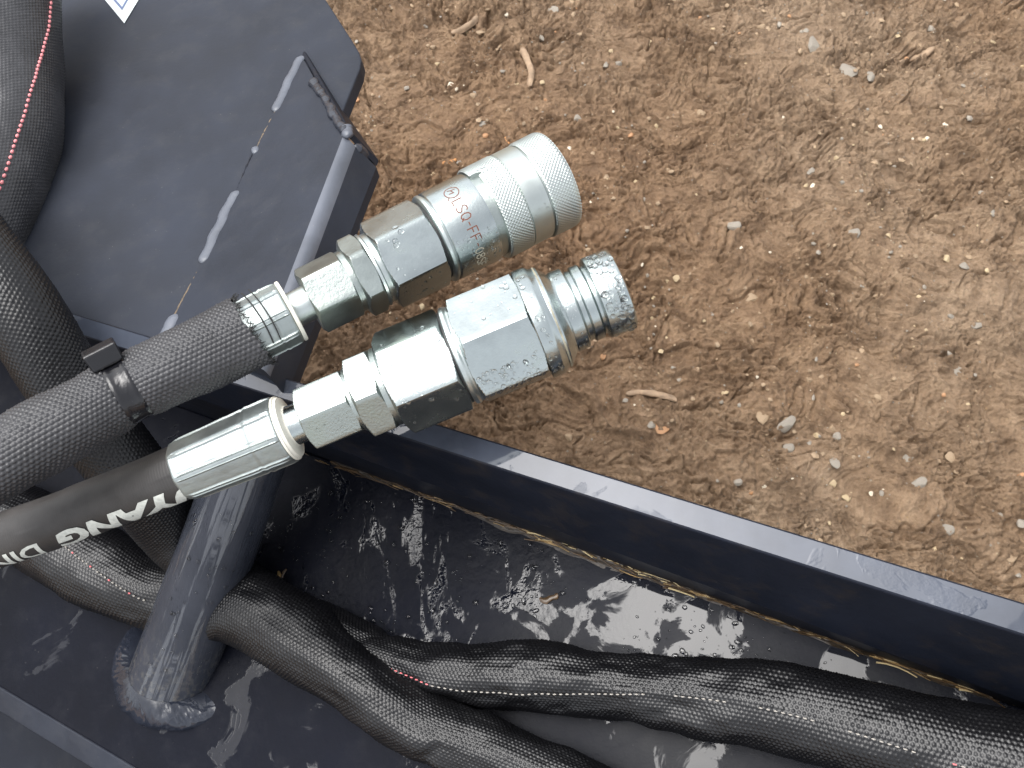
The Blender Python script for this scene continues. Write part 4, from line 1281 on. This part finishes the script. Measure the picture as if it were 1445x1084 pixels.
def stick(name, a, b, r, mat, label, cat, place, seed=0, bend=0.08, group=None, n=14, nv=10, flat=0.8):
    """a, b photo pixels; place(px, py) -> point on the surface; r in pixels"""
    A, nA = place(*a); B, nB = place(*b)
    d = norm(B - A); up = nA; sd = norm(np.cross(d, up)); L = np.linalg.norm(B - A)
    rm = r * np.dot(A - CAM, CF) / FPX
    t = np.linspace(0, 1, n); th = np.linspace(0, 2 * np.pi, nv, endpoint=False)
    T, TH = np.meshgrid(t, th, indexing='ij')
    Rr = rm * (0.82 + 0.25 * vnoise(T * 4 + seed, TH * 1.0, seed) + 0.12 * vnoise(T * 13, TH * 2 + seed, seed + 1)) * np.where((T == 0) | (T == 1), 0.55, 1)
    cen = A + (B - A) * T[..., None] + sd * (bend * L * np.sin(T * 3.1) + 0.05 * L * vnoise(T * 3.3 + seed, T * 0, seed + 2))[..., None] + up * (rm * 0.35 + 0 * T)[..., None]
    v = cen + (np.cos(TH) * Rr * flat)[..., None] * up + (np.sin(TH) * Rr)[..., None] * sd
    f = list(map(tuple, grid_faces(n, nv))) + [tuple(range(nv - 1, -1, -1)), tuple((n - 1) * nv + i for i in range(nv))]
    o = obj(name, v.reshape(-1, 3), f, mat, None, smooth=True, loc=A, sharp=60)
    return tag(o, label, cat, group)
on_floor = lambda x, y: (FLOOR.at(x, y), FLOOR.n)
def on_ground(x, y):
    g = G(x, y); g = np.array([g[0], g[1], gz(g[0], g[1])])
    k = (CAM[2] - g[2]) / CAM[2]
    q = CAM + (G(x, y) - CAM) * k
    return np.array([q[0], q[1], gz(q[0], q[1])]), np.array([0, 0, 1.0])
mud_stick = simple('muddy_wood', (0.255, 0.175, 0.11), 0.75, noise=90, amount=0.35, bump_s=0.5, bump_d=0.002)
stick('wood_chip', (392, 808), (414, 832), 3.2, M['straw'], 'brown splinter of wood beside the round post on the wet floor', 'wood chip', on_floor, 3)
stick('wood_chip', (404, 803), (396, 826), 2.4, M['straw_dark'], 'dark splinter crossing the brown one beside the round post', 'wood chip', on_floor, 5)
stick('wood_chip', (762, 848), (788, 840), 5.0, M['straw_dark'], 'dark brown bark flake on the wet floor above the sleeved hose', 'wood chip', on_floor, 8, flat=0.35)
stick('twig', (637, 49), (674, 25), 5.5, mud_stick, 'short muddy twig lying slanted near the top edge of the photo', 'twig', on_ground, 11)
stick('twig', (737, 68), (748, 124), 6.0, mud_stick, 'muddy twig lying upright above the knurled coupler end', 'twig', on_ground, 12, bend=-0.06)
stick('twig', (884, 553), (954, 567), 6.0, mud_stick, 'muddy broken stick right of the wet male coupler', 'twig', on_ground, 13, bend=-0.1)
stick('twig', (1268, 86), (1312, 74), 5.5, mud_stick, 'muddy stub of twig half buried near the top right corner', 'twig', on_ground, 14)
chipm = simple('orange_wood', (0.45, 0.21, 0.075), 0.7, noise=90, amount=0.3)
stick('wood_chip', (713, 193), (719, 203), 2.0, chipm, 'thin orange wood splinter just above the knurled coupler', 'wood chip', on_ground, 15)
stick('wood_chip', (624, 230), (644, 224), 3.0, chipm, 'orange wood flake in the mud left of the knurled coupler', 'wood chip', on_ground, 16, flat=0.5)

# ------------------------------------------------------------------ stones pressed into the mud
def stone_mesh(kind, k):
    bm = bmesh.new(); bmesh.ops.create_icosphere(bm, subdivisions=2, radius=1.0)
    rs = np.random.default_rng(100 + k)
    cuts = [(norm(rs.normal(size=3)), rs.uniform(0.35, 0.8)) for _ in range(9)]
    for vx in bm.verts:
        p = np.array(vx.co[:])
        for nn_, d in cuts:
            e = np.dot(p, nn_) - d
            if e > 0: p = p - nn_ * e * 0.9
        vx.co = p
    me = bpy.data.meshes.new('pebble'); bm.to_mesh(me); bm.free()
    me.polygons.foreach_set('use_smooth', np.ones(len(me.polygons), dtype=bool)); me.set_sharp_from_angle(angle=R(32))
    me.materials.append(STONE[kind]); return me
SM = {k: [stone_mesh(k, i * 7 + j) for i in range(3)] for j, k in enumerate(STONE)}
STONES = [
 (916, 64, 10, 'cream'), (1147, 262, 5, 'white'), (1307, 198, 4.5, 'white'), (1105, 167, 4.5, 'white'), (1195, 99, 17, 'grey'), (1230, 108, 11, 'grey'), (1335, 366, 7, 'cream'), (1359, 376, 9, 'grey'),
 (1400, 300, 8, 'grey'), (1226, 287, 5, 'cream'), (954, 396, 6, 'cream'), (943, 398, 4.5, 'cream'), (1254, 333, 5, 'cream'), (1149, 65, 13, 'grey'), (1144, 244, 8, 'grey'), (1204, 327, 11, 'grey'), (988, 159, 8, 'tan'),
 (1177, 230, 5, 'cream'), (1034, 318, 12, 'grey'), (780, 15, 9, 'grey'), (763, 50, 7, 'grey'), (617, 93, 5, 'cream'), (636, 119, 5, 'white'), (492, 134, 7, 'cream'), (670, 135, 8, 'tan'), (765, 116, 4.5, 'cream'),
 (862, 73, 4.5, 'cream'), (871, 88, 7, 'grey'), (611, 69, 5, 'tan'), (679, 50, 6, 'tan'), (682, 173, 7, 'grey'), (816, 169, 7, 'grey'), (600, 35, 5, 'grey'), (684, 192, 5, 'orange'), (803, 209, 4, 'white'), (889, 193, 5, 'orange'),
 (937, 605, 11, 'orange'), (1081, 588, 13, 'tan'), (1110, 600, 15, 'grey'), (1111, 631, 10, 'grey'), (919, 599, 7, 'grey'), (1021, 554, 4.5, 'cream'), (804, 617, 7, 'tan'), (1176, 683, 6, 'cream'), (1153, 616, 6, 'cream'),
 (1173, 605, 7, 'tan'), (1182, 617, 8, 'grey'), (993, 451, 4.5, 'cream'), (1141, 537, 5, 'tan'), (1192, 702, 8, 'cream'), (1230, 697, 4, 'white'), (1244, 697, 5, 'grey'), (1357, 524, 11, 'grey'), (1171, 738, 4.5, 'cream'),
 (1127, 747, 9, 'tan'), (1177, 653, 9, 'grey'), (1340, 647, 9, 'tan'), (1413, 723, 8, 'grey'), (1439, 739, 8, 'grey'), (1426, 787, 10, 'tan'), (1334, 745, 11, 'grey'), (1281, 645, 12, 'grey'), (1297, 684, 13, 'grey'),
 (1324, 773, 6, 'cream'), (1440, 671, 6, 'orange'), (1261, 633, 4, 'cream'), (1005, 70, 6, 'tan'), (1075, 40, 7, 'tan'), (1320, 30, 8, 'grey'), (1400, 60, 6, 'cream'), (900, 250, 5, 'cream'), (1060, 420, 8, 'tan'), (1380, 460, 9, 'grey'), (1240, 560, 8, 'tan'), (980, 640, 6, 'tan'), (1040, 680, 7, 'grey'),
]
TEN = ['a tenth', 'two tenths', 'three tenths', 'four tenths', 'halfway', 'six tenths', 'seven tenths', 'eight tenths', 'nine tenths', 'the far right']
DWN = ['at the very top', 'a tenth down', 'a fifth down', 'three tenths down', 'four tenths down', 'halfway down', 'six tenths down', 'seven tenths down']
rs = random.Random(4); used = {}
for k, (x, y, r, kind) in enumerate(STONES):
    p, _n = on_ground(x, y)
    o = bpy.data.objects.new('pebble', SM[kind][k % 3]); col.objects.link(o)
    d = np.dot(p - CAM, CF); rm = r * d / FPX
    zf = rs.uniform(0.45, 0.7) if r < 9 else rs.uniform(0.28, 0.42)
    o.scale = (rm * rs.uniform(1.0, 1.3), rm * rs.uniform(0.85, 1.1), rm * zf)
    o.rotation_euler = (rs.uniform(-.25, .25), rs.uniform(-.25, .25), rs.uniform(0, 6.28))
    o.location = (p[0], p[1], p[2] + rm * zf * 0.02)
    sz = 'tiny' if r < 5 else 'small' if r < 8 else 'flat' if r < 12 else 'large flat'
    place = f"{DWN[min(7, int(y / 1084 * 10))]} and {TEN[min(9, int(round(x / 1445 * 10)) - 1)]} across"
    lab = f"{sz} {kind} pebble in brown mud, {place}"
    if lab in used:
        used[lab] += 1
        lab = f"{sz} {kind} pebble in mud, {'second' if used[lab] == 2 else 'third'} one {place}"
    else: used[lab] = 1
    tag(o, lab, 'pebble', 'loose pebbles in the mud')

# fine gravel, nobody could count it
NG = 6000
gp = np.stack([rng.uniform(-0.34, 0.78, NG), rng.uniform(0.0, 1.15, NG)], -1)
keep = fbm(gp[:, 0] * 6, gp[:, 1] * 6, 3, 80) > rng.uniform(-0.25, 0.5, NG)
gp = gp[keep]; hz = ground_h(gp[:, 0], gp[:, 1])
bm = bmesh.new(); bmesh.ops.create_icosphere(bm, subdivisions=1, radius=1.0)
bm.verts.index_update()
iv = np.array([q.co[:] for q in bm.verts]); jf = np.array([[q.index for q in g.verts] for g in bm.faces]); bm.free()
V = []; F = []; MI = []
for k in range(len(gp)):
    r = 0.0008 + 0.0036 * rng.random() ** 4
    w = iv * (1 + rng.uniform(-0.3, 0.2, (len(iv), 1))) * np.array([rng.uniform(.8, 1.5), rng.uniform(.8, 1.2), rng.uniform(.5, .8)]) * r
    a = rng.uniform(0, 6.28); ca, sa = math.cos(a), math.sin(a)
    w = np.stack([w[:, 0] * ca - w[:, 1] * sa, w[:, 0] * sa + w[:, 1] * ca, w[:, 2]], -1)
    V.append(w + [gp[k, 0], gp[k, 1], hz[k] + r * 0.2]); F.append(jf + k * len(iv)); MI.append(np.full(len(jf), rng.choice(5, p=[.09, .27, .58, .02, .04])))
obj('gravel', np.concatenate(V), np.concatenate(F), [STONE[k] for k in ('cream', 'grey', 'tan', 'white', 'orange')], None, smooth=False, kind='stuff', mat_idx=np.concatenate(MI))
